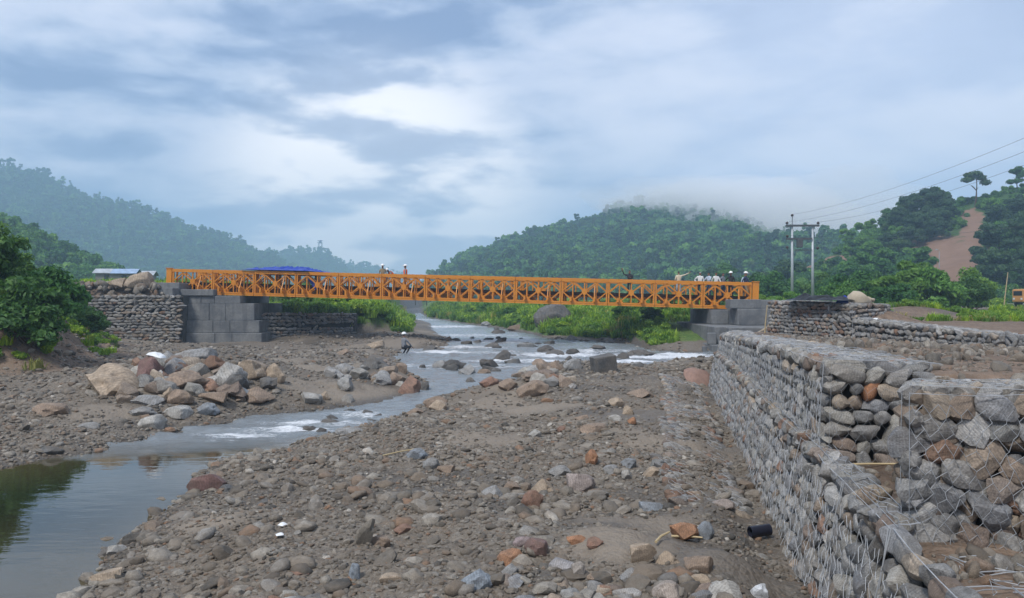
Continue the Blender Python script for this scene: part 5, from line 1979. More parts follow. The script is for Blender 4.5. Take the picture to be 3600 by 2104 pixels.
for k in range(46):
    for _t in range(20):
        y = rs.uniform(50, 105); x = rs.uniform(-0.08, 0.36) * y
        zz, dd, gg, ee, ss = (a[0] for a in zones(np.array([x]), np.array([y])))
        if gg > 0.5 and dd > 1.5 and not (10 < x < 18 and y < 58) and not (x > 12 and y < 60):
            break
    shrub(x, y, rs.uniform(0.6, 1.1), k, BUSHL, "bushes along the far river bank", sz=0.8, bright=k % 4 > 0)
for k in range(16):
    y = rs.uniform(62, 100); x = rs.uniform(-0.33, -0.20) * y
    shrub(x, y, rs.uniform(0.6, 1.2), k, "green bush on the grassy rise behind the far pier", "bushes behind the far pier", sz=0.8, bright=k % 3 > 0)
for k in range(46):
    y = rs.uniform(58, 110); x = rs.uniform(0.33, 0.60) * y
    if 2740 < CX + F * x / y < 2930 and y < 84:
        y += 28; x *= 1.25
    shrub(x, y, rs.uniform(0.9, 2.1), k, "dense green bush between the building site and the wooded hill", "bushes below the wooded hill", bright=k % 3 == 0)
shrub(33.5, 66, 2.5, 2, "largest bright green bush above the dirt mound", sz=0.85, bright=True)
shrub(31.0, 64, 2.0, 1, "second bright bush touching the largest one above the mound", sz=0.85, bright=True)
shrub(28.3, 58, 1.5, 3, "low bush just behind the sack on the terrace", sz=0.8)


def trunk_mesh(rng, h, r):
    b = MB()
    x = y = 0.0; pts = []; rad = []
    for i in range(6):
        t = i / 5
        pts.append((x, y, h * 0.75 * t - 0.4)); rad.append(r * (1 - 0.75 * t))
        x += rng.normal(0, 0.10); y += rng.normal(0, 0.10)
    b.tube(pts, rad, 7)
    for i in range(6):
        t = rng.uniform(0.4, 0.9)
        p = Vector(pts[int(t * 5)])
        a = rng.random() * 6.28
        q = p + Vector((math.cos(a), math.sin(a), 0.9)) * rng.uniform(0.8, 1.9)
        b.tube([p, (p + q) / 2 + Vector((0, 0, 0.1)), q], [r * 0.4, r * 0.25, r * 0.08], 5)
    return b.mesh("trunk", M["bark"])


TRUNKS = [trunk_mesh(np.random.default_rng(700 + k), 7.5, 0.22) for k in range(4)]


def tree(x, y, z, s, k, label, group=None, dark=False, sz=1.0):
    r = empty("tree", (x, y, z), (k * 2.39) % 6.28)
    tag(r, label, "tree", group)
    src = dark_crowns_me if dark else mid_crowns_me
    obj("crown", src[k % len(src)], r, scale=(s, s, s * sz)); obj("trunk", TRUNKS[k % 4], r, scale=(s, s, s * sz))
    return r


def on_hill(hill, px, yy):
    x = (px - CX) / F * yy
    return x, yy, float(hill.z(np.array([x]), np.array([yy]))[0])


lone = on_hill(rhill, 3428, 186)
lt = empty("tree", lone); tag(lt, "lone spreading tree standing clear on the skyline of the scarred hill", "tree")
_r = np.random.default_rng(3)
obj("crown", leaf_mesh("crown", _r, [((a, b, c), (1.3, 1.3, 0.8)) for a, b, c in ((-2.0, 0, 6.2), (1.7, 0.4, 6.8), (0, -0.6, 7.6), (-0.7, 0.8, 6.6), (2.5, 0, 5.6), (-1.4, 0.2, 7.3))], 150, 0.55, M["leaf_dark"], 0.6, 0.5), lt)
obj("trunk", TRUNKS[1], lt, scale=(1.1, 1.1, 1.25))
rs = random.Random(66)
for k in range(60):
    px = rs.uniform(2900, 3640); yy = rs.uniform(120, 205)
    x, y, z = on_hill(rhill, px, yy)
    if float(rhill.scar(np.array([x]), np.array([y]))[0]) > 0.22 or z < 2 or not bool(clear_of_scars(np.array(x), np.array(y), np.array(z + 2.5), 1.0)):
        continue
    tree(x, y, z, rs.uniform(0.45, 0.80), k, "leafy tree among the others on the scarred hillside", "trees on the scarred hillside")
for k in range(26):
    px = rs.uniform(3120, 3330); yy = rs.uniform(168, 188)
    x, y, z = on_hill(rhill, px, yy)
    tree(x, y, z, rs.uniform(0.5, 0.75), k, "dark tree in the clump beside the landslip's top", "dark clump beside the landslip", True)
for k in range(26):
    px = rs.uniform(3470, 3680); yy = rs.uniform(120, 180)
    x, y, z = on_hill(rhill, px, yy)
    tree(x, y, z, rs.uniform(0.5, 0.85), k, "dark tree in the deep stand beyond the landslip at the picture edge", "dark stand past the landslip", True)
for k in range(10):
    px = 2850 + 33 * k; yy = 178
    x, y, z = on_hill(rhill, px, yy)
    tree(x, y, z - 0.5, rs.uniform(0.32, 0.52), k, "slender tree on the low shoulder of the scarred hill behind the utility poles", "trees on the low shoulder", sz=1.2)
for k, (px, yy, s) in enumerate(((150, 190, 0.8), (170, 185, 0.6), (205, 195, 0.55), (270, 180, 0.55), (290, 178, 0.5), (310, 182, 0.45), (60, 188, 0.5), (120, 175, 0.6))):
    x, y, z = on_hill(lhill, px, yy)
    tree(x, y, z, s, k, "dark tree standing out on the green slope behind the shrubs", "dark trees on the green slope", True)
for k, (px, yy, s) in enumerate(((1075, 150, 0.55), (1105, 152, 0.5))):
    tree((px - CX) / F * yy, yy, 1.9, s, k, ("dark rounded tree showing over the bridge near the blue sheet", "smaller tree touching the rounded one over the bridge")[k], None, True, 1.0)
for k in range(14):
    yy = rs.uniform(150, 210); px = rs.uniform(2480, 2780)
    x = (px - CX) / F * yy
    tree(x, yy, 2.0, rs.uniform(0.5, 0.85), k, "dark tree on the flat behind the near bridge end", "trees behind the near bridge end", k % 3 > 0)
for k in range(12):
    yy = rs.uniform(140, 230); px = rs.uniform(1150, 2450)
    tree((px - CX) / F * yy, yy, 1.9, rs.uniform(0.3, 0.5), k, "small tree on the valley floor seen under the bridge", "small trees seen under the bridge", k % 2 > 0)

# ------------------------------------------------------------------ people
def cloth_mat(name, c, rough=0.85):
    return simple_mat(name, c, rough, 0.18, 9.0)


SKIN = cloth_mat("skin", (0.24, 0.13, 0.085), 0.6)
HAIR = cloth_mat("dark_hair", (0.015, 0.013, 0.012), 0.5)
SHOE = cloth_mat("shoe_leather", (0.03, 0.026, 0.024), 0.6)
CL = {"white": cloth_mat("white_cotton", (0.66, 0.66, 0.64)), "cream": cloth_mat("cream_cotton", (0.60, 0.52, 0.38)), "dark": cloth_mat("dark_cloth", (0.022, 0.023, 0.028)),
      "orange": cloth_mat("orange_vest", (0.85, 0.13, 0.04)), "navy": cloth_mat("navy_cloth", (0.03, 0.045, 0.09)), "grey": cloth_mat("grey_cloth", (0.20, 0.21, 0.23)),
      "pale": cloth_mat("pale_blue_cloth", (0.42, 0.48, 0.56)), "jeans": cloth_mat("denim", (0.05, 0.075, 0.13)), "khaki": cloth_mat("khaki_cloth", (0.25, 0.20, 0.13)),
      "greyhair": cloth_mat("grey_hair", (0.28, 0.28, 0.28))}
M["helmet"] = simple_mat("helmet_shell", (0.80, 0.80, 0.78), 0.35, 0.06, 3.0)

POSES = {
    "stand": dict(eL=(0.24, -0.03, 1.14), wL=(0.25, 0.05, 0.90), eR=(-0.24, -0.03, 1.14), wR=(-0.25, 0.06, 0.90)),
    "hips": dict(eL=(0.38, -0.06, 1.17), wL=(0.18, 0.10, 1.02), eR=(-0.24, -0.03, 1.14), wR=(-0.22, 0.14, 0.93)),
    "point": dict(eL=(0.46, 0.05, 1.46), wL=(0.72, 0.10, 1.57), eR=(-0.24, -0.02, 1.14), wR=(-0.22, 0.16, 0.98)),
    "raise": dict(eL=(0.36, 0.12, 1.42), wL=(0.42, 0.22, 1.68), eR=(-0.26, 0.06, 1.15), wR=(-0.16, 0.24, 1.20)),
    "reach": dict(eL=(0.24, 0.16, 1.20), wL=(0.16, 0.38, 1.22), eR=(-0.24, 0.16, 1.20), wR=(-0.16, 0.38, 1.20)),
    "walk": dict(eL=(0.24, -0.12, 1.15), wL=(0.26, -0.10, 0.91), eR=(-0.24, 0.08, 1.15), wR=(-0.24, 0.22, 0.96), step=0.22),
    "bend": dict(eL=(0.22, 0.42, 0.92), wL=(0.18, 0.52, 0.66), eR=(-0.22, 0.42, 0.92), wR=(-0.18, 0.52, 0.66), bend=0.9),
    "crouch": dict(eL=(0.24, 0.24, 0.62), wL=(0.14, 0.46, 0.46), eR=(-0.24, 0.24, 0.62), wR=(-0.14, 0.46, 0.46), low=0.48),
}
_pn = [0]


def person(loc, rz, pose, shirt, trousers, label, hat=None, vest=None, hair="dark", scale=1.0, group=None):
    P = POSES[pose]
    st = P.get("step", 0.0); low = P.get("low", 0.0); bend = P.get("bend", 0.0)
    V = []; E = []; R = []; T_ = []
    def add(p, r, tg, par=None):
        V.append(p); R.append(r if isinstance(r, tuple) else (r, r)); T_.append(tg)
        if par is not None: E.append((par, len(V) - 1))
        return len(V) - 1
    def up(p):       # upper body: lowered or bent at the hip
        p = Vector(p)
        if bend:
            h = Vector((0, 0, 0.94))
            p = h + Matrix.Rotation(-bend, 3, "X") @ (p - h)
        p.z -= low
        return tuple(p)
    pel = add((0, 0, 0.93 - low), (0.145, 0.105), "t")
    sp = add(up((0, 0.0, 1.10)), (0.135, 0.10), "s", pel)
    ch = add(up((0, 0.0, 1.29)), (0.155, 0.11), "s", sp)
    nk0 = add(up((0, -0.005, 1.43)), (0.075, 0.07), "s", ch)
    nk = add(up((0, 0.0, 1.48)), 0.052, "k", nk0)
    h1 = add(up((0, 0.015, 1.55)), (0.070, 0.080), "k", nk)
    h2 = add(up((0, 0.015, 1.63)), (0.078, 0.095), "k", h1)
    h3 = add(up((0, 0.0, 1.70)), (0.055, 0.065), "h", h2)
    for s, e, w in ((1, P["eL"], P["wL"]), (-1, P["eR"], P["wR"])):
        hands_up = not (bend or low)
        sh = add(up((0.17 * s, 0, 1.38)), 0.062, "s", ch)
        el = add(e, 0.044, "s", sh)
        wr = add(w, 0.030, "k", el)
        d = (Vector(w) - Vector(e)).normalized()
        side = Vector((s, 0.3, 0)); side = (side - d * side.dot(d)).normalized()
        pm = Vector(w) + d * 0.07
        pa = add(tuple(pm), (0.036, 0.022), "k", wr)
        for q, ln in ((-0.030, 0.070), (-0.010, 0.085), (0.010, 0.080), (0.030, 0.062)):
            f1 = add(tuple(pm + d * 0.045 + side * q), 0.010, "k", pa)
            add(tuple(pm + d * (0.045 + ln) + side * q * 1.2 + Vector((0, 0.012, 0))), 0.008, "k", f1)
        t1 = add(tuple(pm + side * -0.05 * s + d * 0.02), 0.011, "k", pa)
        add(tuple(pm + side * -0.065 * s + d * 0.065), 0.009, "k", t1)
    for s in (1, -1):
        fw = st * s
        if low:
            hp = add((0.10 * s, 0.0, 0.90 - low), 0.09, "t", pel)
            kn = add((0.15 * s, 0.36, 0.52), 0.062, "t", hp)
            an = add((0.13 * s, 0.05, 0.09), 0.042, "t", kn)
            tf = 0.05
        else:
            hp = add((0.095 * s, 0.0, 0.88), 0.092, "t", pel)
            kn = add((0.105 * s, 0.03 + fw * 0.55, 0.49), 0.062, "t", hp)
            an = add((0.105 * s, -0.02 + fw, 0.09 + (0.04 if fw < 0 else 0)), 0.044, "t", kn)
            tf = fw
        hl = add((0.105 * s if not low else 0.13 * s, -0.05 + tf, 0.04), 0.036, "b", an)
        add((0.12 * s if not low else 0.15 * s, 0.16 + tf, 0.032), (0.042, 0.028), "b", hl)
    me = bpy.data.meshes.new("person")
    me.from_pydata(V, E, [])
    tmp = bpy.data.objects.new("person", me)
    COL.objects.link(tmp)
    sk = tmp.modifiers.new("skin", "SKIN"); sk.use_smooth_shade = True
    if not me.skin_vertices:
        me.attributes  # layer is made by the modifier
    bm = bmesh.new(); bm.from_mesh(me)
    lay = bm.verts.layers.skin.verify()
    for i, v in enumerate(bm.verts):
        v[lay].radius = R[i]; v[lay].use_root = (i == pel)
    bm.to_mesh(me); bm.free()
    sb = tmp.modifiers.new("sub", "SUBSURF"); sb.levels = 1; sb.render_levels = 1
    dg = bpy.context.evaluated_depsgraph_get()
    ev = tmp.evaluated_get(dg)
    out = bpy.data.meshes.new_from_object(ev)
    bpy.data.objects.remove(tmp)
    out.materials.clear()
    mats = {"k": SKIN, "s": CL[shirt], "t": CL[trousers], "b": SHOE, "h": HAIR if hair == "dark" else CL["greyhair"]}
    order = ["k", "s", "t", "b", "h"]
    for k in order: out.materials.append(mats[k])
    JV = np.array(V)
    A = JV[[e[0] for e in E]]; B = JV[[e[1] for e in E]]
    et = [T_[e[1]] if not (T_[e[0]] == "s" and T_[e[1]] == "k") else "s" for e in E]
    for pl in out.polygons:
        c = np.array(pl.center)
        AB = B - A
        t = np.clip(((c - A) * AB).sum(1) / ((AB ** 2).sum(1) + 1e-9), 0, 1)
        i = int(np.argmin(((A + AB * t[:, None] - c) ** 2).sum(1)))
        tg = et[i]
        if tg == "k" and T_[E[i][0]] == "k" and c[2] > up((0, 0, 1.60))[2] and E[i][1] in (h2, h3) and c[1] < up((0, 0.03, 1.6))[1]:
            tg = "h"
        pl.material_index = order.index(tg)
    out.shade_smooth()
    o = bpy.data.objects.new("person", out)
    COL.objects.link(o)
    o.location = loc; o.rotation_euler = (0, 0, rz); o.scale = (scale,) * 3
    tag(o, label, "person", group)
    hd = Vector(up((0, 0.005, 1.665)))
    # face
    fb = MB()
    fc = Vector(up((0, 0.105, 1.595)))
    fb.v += [tuple(fc + Vector(q)) for q in ((-0.014, -0.012, -0.012), (0.014, -0.012, -0.012), (0.0, 0.018, -0.010), (0.0, -0.012, 0.032))]
    fb.f += [(0, 1, 2), (0, 2, 3), (2, 1, 3), (1, 0, 3)]
    obj("nose", fb.mesh("nose", SKIN), o)
    if hat:
        bm = bmesh.new()
        bmesh.ops.create_uvsphere(bm, u_segments=14, v_segments=8, radius=0.125)
        for v in bm.verts:
            v.co.y *= 1.15
            if v.co.z < 0:
                v.co.x *= 1 + 0.18 * (-v.co.z / 0.125); v.co.y *= 1 + 0.25 * (-v.co.z / 0.125); v.co.z *= 0.10
        hm = bpy.data.meshes.new("helmet"); bm.to_mesh(hm); bm.free(); hm.shade_smooth()
        hm.materials.append(M["helmet"])
        hh = obj("helmet" if hat == "helmet" else "cap", hm, o, loc=tuple(hd + Vector((0, 0.0, 0.005))))
        if bend: hh.rotation_euler = (-bend, 0, 0)
        obj("brim", MB().box((-0.09, 0.12, -0.012), (0.09, 0.235, 0.004)).mesh("brim", M["helmet"]), hh)
    if vest:
        vb = bmesh.new()
        ring = []
        prof = [(1.00, 0.165, 0.130), (1.12, 0.163, 0.128), (1.26, 0.185, 0.140), (1.36, 0.195, 0.135), (1.43, 0.13, 0.105)]
        for z, rx, ry in prof:
            r = []
            for j in range(14):
                a = 2 * math.pi * j / 14
                r.append(vb.verts.new(up((rx * math.cos(a), ry * math.sin(a), z))))
            ring.append(r)
        for a, b in zip(ring[:-1], ring[1:]):
            for j in range(14):
                vb.faces.new((a[j], a[(j + 1) % 14], b[(j + 1) % 14], b[j]))
        vm = bpy.data.meshes.new("vest"); vb.to_mesh(vm); vb.free(); vm.shade_smooth(); vm.materials.append(CL[vest])
        obj("vest", vm, o)
    _pn[0] += 1
    return o


def bp(px, ac=2.0):
    p = on_bridge(px, ac)
    return (p.x, p.y, p.z + 0.004)


person(bp(1345, 1.6), math.pi, "stand", "khaki", "dark", "worker in white helmet walking on the bridge, back turned", "helmet")
person(bp(1386, 2.2), 2.2, "bend", "grey", "navy", "worker in an orange vest bending over the bridge deck", "helmet", "orange")
person(bp(1425, 1.5), 1.6, "stand", "grey", "navy", "worker in white helmet and orange vest standing on the bridge", "helmet", "orange")
person(bp(2214, 1.4), 2.6, "raise", "dark", "dark", "person in black with one hand raised on the bridge")
person(bp(2386, 1.0), 0.15, "point", "cream", "pale", "person in cream shirt pointing with an outstretched arm on the bridge")
person(bp(2462, 2.0), 2.9, "hips", "white", "dark", "grey haired person in white shirt on the bridge", None, None, "grey")
person(bp(2492, 2.4), 2.2, "reach", "pale", "jeans", "dark haired person in pale shirt next to the grey haired one")
person(bp(2518, 1.6), 3.4, "walk", "white", "dark", "person in white shirt in the middle of the bridge end group")
person(bp(2542, 2.3), 3.9, "hips", "grey", "navy", "person in grey shirt behind the white shirted one")
person(bp(2570, 1.3), 2.6, "hips", "dark", "dark", "person in dark clothes and white cap near the bridge end", "cap")
person(bp(2622, 1.2), 4.0, "walk", "navy", "khaki", "person in navy top and white cap stepping off the bridge end", "cap")
person(bp(2640, 2.6), 3.2, "stand", "pale", "dark", "person in pale top half hidden at the bridge end post")
wx, wy = unproj(1420, 1243, 0.0)
person((wx, wy, -0.12), -0.8, "crouch", "grey", "dark", "worker in white helmet crouching at the river edge", "helmet")
for (px, py, yy, sh, tr, pz, lb) in ((3384, 1062, 118, "white", "dark", "crouch", "far person squatting by the dirt road"), (3412, 1068, 112, "navy", "dark", "stand", "far person in dark clothes standing on the dirt road"),
                                     (3442, 1064, 112, "grey", "dark", "walk", "far person in grey walking on the dirt road")):
    x = (px - CX) / F * yy
    person((x, yy, H(x, yy)), 2.5, pz, sh, tr, lb)


# ------------------------------------------------------------------ utility poles and wires
M["pole"] = simple_mat("galvanised_pole", (0.42, 0.45, 0.47), 0.5, 0.15, 2.0, 0.3)
M["insul"] = simple_mat("brown_insulator", (0.07, 0.045, 0.04), 0.4, 0.2, 4.0)
M["steel"] = simple_mat("dark_steel", (0.10, 0.105, 0.11), 0.6, 0.2, 4.0, 0.4)
M["cable"] = simple_mat("cable", (0.10, 0.11, 0.12), 0.6, 0.1, 2.0)


def insulator(parent, loc):
    b = MB().tube([(0, 0, 0), (0, 0, 0.10), (0, 0, 0.12), (0, 0, 0.20), (0, 0, 0.22), (0, 0, 0.30), (0, 0, 0.34)], [0.04, 0.04, 0.15, 0.13, 0.15, 0.11, 0.04], 9)
    return obj("insulator", b.mesh("insulator", M["insul"], True), parent, loc=loc)


def build_poles():
    yy = 80.0
    xa, xb = (2785 - CX) / F * yy, (2857 - CX) / F * yy
    za = H(xa, yy) - 0.4
    top1, top2 = EYE + (CY - 790) / F * yy, EYE + (CY - 795) / F * yy
    r = empty("utility_pole", (xa, yy, za))
    tag(r, "twin galvanised utility poles joined by crossarms behind the gabion terrace", "utility pole")
    w = xb - xa
    obj("pole", MB().tube([(0, 0, 0), (0, 0, top1 - za)], [0.17, 0.095], 10).mesh("pole", M["pole"], True), r)
    obj("pole", MB().tube([(w, 0, 0), (w, 0, top2 - za)], [0.17, 0.095], 10).mesh("pole", M["pole"], True), r)
    zc = top1 - za - 0.12
    obj("crossarm", MB().box((-0.70, -0.22, zc - 0.11), (w + 0.62, -0.10, zc + 0.09)).mesh("crossarm", M["steel"]), r)
    z2 = zc - 1.33
    obj("crossarm", MB().box((-0.66, -0.22, z2 - 0.10), (w * 0.95, -0.12, z2 + 0.08)).mesh("crossarm", M["steel"]), r)
    obj("brace", MB().bar((0.15, -0.16, z2 - 1.15), (w * 0.95, -0.16, z2 - 1.15), 0.05, 0.07).mesh("brace", M["steel"]), r)
    obj("pole_top", MB().tube([(0, -0.02, zc + 0.05), (0, -0.02, zc + 0.85)], 0.035, 6).mesh("pole_top", M["steel"]), r)
    obj("transformer_box", bevelled(MB().box((0.42, -0.45, z2 - 0.9), (0.95, 0.05, z2 - 0.05)).mesh("transformer_box", M["steel"]), 0.04), r)
    ins = [(-0.57, -0.13, zc + 0.05), (w + 0.5, -0.13, zc + 0.05), (0, -0.02, zc + 0.84), (-0.55, -0.15, z2 + 0.04), (-0.55, -0.15, z2 - 1.15 + 0.05), (w + 0.45, -0.15, z2 - 1.15)]
    for p in ins: insulator(r, p)
    base = Vector((xa, yy, za))
    ends = [(26.0, 30.0, 11.3), (27.2, 30.0, 11.2), (26.6, 30.0, 12.3), (27.6, 30.0, 7.0)]
    labs = ["upper overhead wire running up from the poles' crossarm end", "overhead wire from the far end of the crossarm", "highest overhead wire from the pole top", "lowest overhead wire crossing in front of the hill"]
    for (i, e, lb) in ((0, ends[0], labs[0]), (1, ends[1], labs[1]), (2, ends[2], labs[2]), (3, ends[3], labs[3])):
        a = base + Vector(ins[i]) + Vector((0, 0, 0.3)); b = Vector(e)
        pts = []
        for k in range(25):
            t = k / 24
            p = a.lerp(b, t); p.z -= 4 * t * (1 - t) * 0.9
            pts.append(p - a)
        o = obj("overhead_wire", MB().tube(pts, 0.009, 5).mesh("overhead_wire", M["cable"]), loc=a)
        tag(o, lb, "wire")
    # lamp post on the hillside
    x, y, z = on_hill(rhill, 3302, 150)
    r = empty("street_lamp", (x, y, z)); tag(r, "small street lamp on the hillside below the landslip", "street lamp")
    obj("post", MB().tube([(0, 0, -0.3), (0, 0, 3.2), (-0.25, 0, 3.45)], [0.06, 0.045, 0.035], 6).mesh("post", M["pole"]), r)
    obj("lamp_head", bevelled(MB().box((-0.75, -0.10, 3.40), (-0.2, 0.10, 3.55)).mesh("lamp_head", M["pole"]), 0.03), r)
    # leaning bamboo pole
    x = (3528 - CX) / F * 75
    o = obj("bamboo_pole", MB().tube([(0, 0, -0.2), (0.25, 0, 2.0), (0.42, 0, 3.4)], [0.05, 0.045, 0.03], 7).mesh("bamboo_pole", M["bamboo"]), loc=(x, 75, H(x, 75)))
    tag(o, "leaning pale bamboo pole at the edge of the dirt road", "pole")


M["bamboo"] = simple_mat("bamboo", (0.46, 0.36, 0.20), 0.6, 0.2, 5.0)
M["wood"] = simple_mat("weathered_plank", (0.30, 0.25, 0.19), 0.85, 0.3, 5.0)
build_poles()


# ------------------------------------------------------------------ sheets, sacks, pipe, timber, litter
def crumpled(name, w, d, h, mat, seed, n=(26, 12), edge=0.0):
    rr = random.Random(seed)
    V = []; Fc = []
    off = Vector((seed * 3.7, 0, 0))
    for j in range(n[1]):
        for i in range(n[0]):
            u, v = i / (n[0] - 1), j / (n[1] - 1)
            x, y = (u - 0.5) * w, (v - 0.5) * d
            p = Vector((x * 1.6, y * 2.4, 0)) + off
            hump = math.sin(math.pi * u) ** 0.5 * math.sin(math.pi * v) ** 0.6
            z = h * hump * (0.55 + 0.75 * mnoise.fractal(p, 1.0, 2.0, 4)) + 0.02
            V.append((x + 0.08 * mnoise.noise(p * 2), y + 0.08 * mnoise.noise(p * 2 + Vector((5, 0, 0))), z))
    for j in range(n[1] - 1):
        for i in range(n[0] - 1):
            a = j * n[0] + i
            Fc.append((a, a + 1, a + n[0] + 1, a + n[0]))
    me = new_mesh(name, V, Fc, mat, True)
    return me


M["blue_sheet"] = simple_mat("blue_tarpaulin", (0.020, 0.055, 0.36), 0.4, 0.25, 5.0)
M["black_sheet"] = simple_mat("black_plastic", (0.012, 0.012, 0.013), 0.4, 0.2, 5.0)
M["sack"] = simple_mat("jute_sack", (0.42, 0.36, 0.27), 0.9, 0.2, 14.0, bump=0.5)
M["white_plastic"] = simple_mat("white_plastic", (0.75, 0.76, 0.76), 0.4, 0.1, 6.0)


def build_small():
    root_top = 1.76
    # blue sheet thrown over the top chords
    o = obj("blue_tarpaulin", crumpled("blue_tarpaulin", 4.9, 4.7, 0.38, M["blue_sheet"], 4, (60, 40)))
    s = 7.6
    Mx = BR_M @ Matrix.Translation((s, 2.1, root_top + 0.02))
    o.matrix_world = Mx
    tag(o, "crumpled blue tarpaulin lying over the top of the bridge", "tarpaulin")
    o = obj("blue_tarpaulin", crumpled("blue_tarpaulin", 0.9, 0.5, 0.3, M["blue_sheet"], 9, (14, 8)))
    o.matrix_world = BR_M @ Matrix.Translation((10.1, 0.55, 0.86)) @ Matrix.Rotation(0.9, 4, "Y")
    tag(o, "small blue cloth bundled inside the bridge rail", "tarpaulin")
    p = unproj(0, 2000)
    # black sheet and sack on the tall terrace
    o = obj("black_sheet", crumpled("black_sheet", 3.6, 1.3, 0.30, M["black_sheet"], 14, (26, 14)), loc=(13.75, 35.2, 2.92), rot=(0, 0, -1.2))
    tag(o, "black plastic sheet lying along the top of the tall terrace", "sheet")
    sm = rock_mesh("sack", 901, 3, 3, 0.18, M["sack"], True)
    r = empty("sack", (14.95, 34.0, 2.78), 0.2); tag(r, "bulging beige sack on the corner of the tall terrace", "sack")
    obj("bag", sm, r, loc=(0, 0, 0.27), scale=(0.55, 0.38, 0.30))
    obj("tied_neck", MB().tube([(0.45, 0, 0.22), (0.62, 0, 0.20), (0.72, 0, 0.16)], [0.12, 0.06, 0.10], 8).mesh("tied_neck", M["sack"], True), r)
    o = obj("blue_cloth", crumpled("blue_cloth", 0.6, 0.5, 0.35, M["blue_sheet"], 31, (12, 9)), loc=(14.35, 34.1, 2.80))
    tag(o, "small blue cloth between the black sheet and the sack", "cloth")
    o = obj("plastic_sheet", crumpled("plastic_sheet", 0.45, 0.5, 0.35, M["white_plastic"], 33, (12, 10)), loc=(14.85, 32.4, 1.9), rot=(0.6, 0, 0.4))
    tag(o, "white plastic scrap hanging at the corner of the terraces", "plastic")
    # black pipe stub at the wall's foot
    g = ray_ground(2640, 1905)
    pb = MB(); n = 18
    R0, R1, Ln = 0.068, 0.056, 0.26
    for x, r in ((0, R0), (Ln, R0), (Ln, R1), (0, R1)):
        for j in range(n):
            a = 2 * math.pi * j / n
            pb.v.append((x, r * math.cos(a), r * math.sin(a)))
    for k in range(4):
        for j in range(n):
            a, b2 = k * n + j, k * n + (j + 1) % n
            c, d = ((k + 1) % 4) * n + (j + 1) % n, ((k + 1) % 4) * n + j
            pb.f.append((a, b2, c, d))
    M["pipe"] = simple_mat("black_pipe", (0.013, 0.014, 0.024), 0.35, 0.15, 6.0)
    o = obj("drain_pipe", pb.mesh("drain_pipe", M["pipe"], True), loc=(g.x + 0.02, g.y + 0.1, g.z + 0.07), rot=(0, -0.05, 0.25))
    o.data.set_sharp_from_angle(angle=math.radians(40))
    tag(o, "black plastic drain pipe sticking out of the wall foot", "pipe")
    # plank and stick by the abutment
    o = obj("plank", bevelled(MB().bar((0, 0, 0), (2.05, 0.3, 1.15), 0.30, 0.06, (0, 1, 0)).mesh("plank", M["wood"]), 0.008), loc=(12.25, 40.4, 1.05))
    tag(o, "weathered plank leaning up from the wall top to the abutment", "plank")
    o = obj("bamboo_stake", MB().tube([(0, 0, -0.15), (0.05, 0, 0.8), (0.14, 0, 1.75)], [0.035, 0.032, 0.028], 7).mesh("bamboo_stake", M["bamboo"]), loc=(12.45, 38.9, 0.95))
    tag(o, "upright bamboo stake beside the tall stone terrace", "stake")
    for (px, py, ln, rz, lb) in ((2330, 1905, 0.30, 0.9, "short bent bamboo piece beside the orange slab"), (2415, 1905, 0.34, -0.5, "straight bamboo piece in front of the orange slab"),
                                 (3060, 1650, 0.9, -0.12, "thin cane lying on the earth ledge between the baskets"), (1400, 1600, 0.75, 0.75, "thin branch lying on the shingle")):
        g = ray_ground(px, py)
        o = obj("bamboo_stick", MB().tube([(-ln / 2, 0, 0.012), (0, 0.02, 0.03), (ln / 2, 0, 0.045)], [0.014, 0.013, 0.009], 6).mesh("bamboo_stick", M["bamboo"]), loc=(g.x, g.y, g.z + 0.015), rot=(0, 0, rz))
        tag(o, lb, "stick")
    hero2 = [o for o in COL.objects if o.get("label", "").startswith("brown purple boulder")][0]
    o = obj("plastic_bag", crumpled("plastic_bag", 0.42, 0.26, 0.20, M["white_plastic"], 51, (16, 10)), loc=(hero2.location.x + 0.12, hero2.location.y - 0.05, hero2.location.z + hero2.scale[2] * 0.86), rot=(0, 0.25, 0.2))
    tag(o, "white plastic bag caught on top of the brown purple boulder", "plastic bag")
    for k, (px, py, lb) in enumerate(((3090, 1840, "white plastic scrap lying under the nearest basket"), (990, 1860, "white scrap of litter on the gravel slope"), (985, 1890, "flat pale litter scrap below the other one"), (1330, 1275, "tiny white scrap on the far gravel"))):
        g = ray_ground(px, py)
        o = obj("litter", crumpled("litter", 0.08, 0.06, 0.04, M["white_plastic"], 60 + k, (8, 6)), loc=(g.x, g.y, g.z + 0.01), rot=(0, 0, k))
        tag(o, lb, "litter")
    # red brown plaster slab at the foot of the stepped abutment
    M["clay"] = simple_mat("red_clay", (0.27, 0.175, 0.14), 0.95, 0.2, 3.0)
    g = ray_ground(2470, 1362)
    o = obj("clay_heap", rock_mesh("clay_heap", 977, 3, 4, 0.3, M["clay"], True), loc=(g.x, g.y + 0.4, g.z + 0.22), rot=(0.75, 0.1, 0.35), scale=(0.50, 0.55, 0.16))
    tag(o, "reddish clay slump at the foot of the abutment and wall", "clay")


build_small()


def build_loose_net():
    """torn netting lying over the spoil in front of the nearest basket"""
    rr = random.Random(3)
    def gp(x, y): return (x, y, H(x, y) + 0.015)
    P = []
    for (x0, x1) in ((2.75, 3.05), (3.05, 3.4), (3.4, 3.8)):
        for (y0, y1) in ((4.4, 4.8), (4.8, 5.15), (5.15, 5.5)):
            P.append(Patch(gp(x0, y0), gp(x1, y0), gp(x1, y1), gp(x0, y1)))
    o = obj("loose_netting", net_mesh("loose_netting", P, 0.13, 0.0022, M["wire"], rr, 0.02, 0.03, 0.85))
    tag(o, "torn wire netting lying over the spoil below the nearest basket", "netting")


build_loose_net()


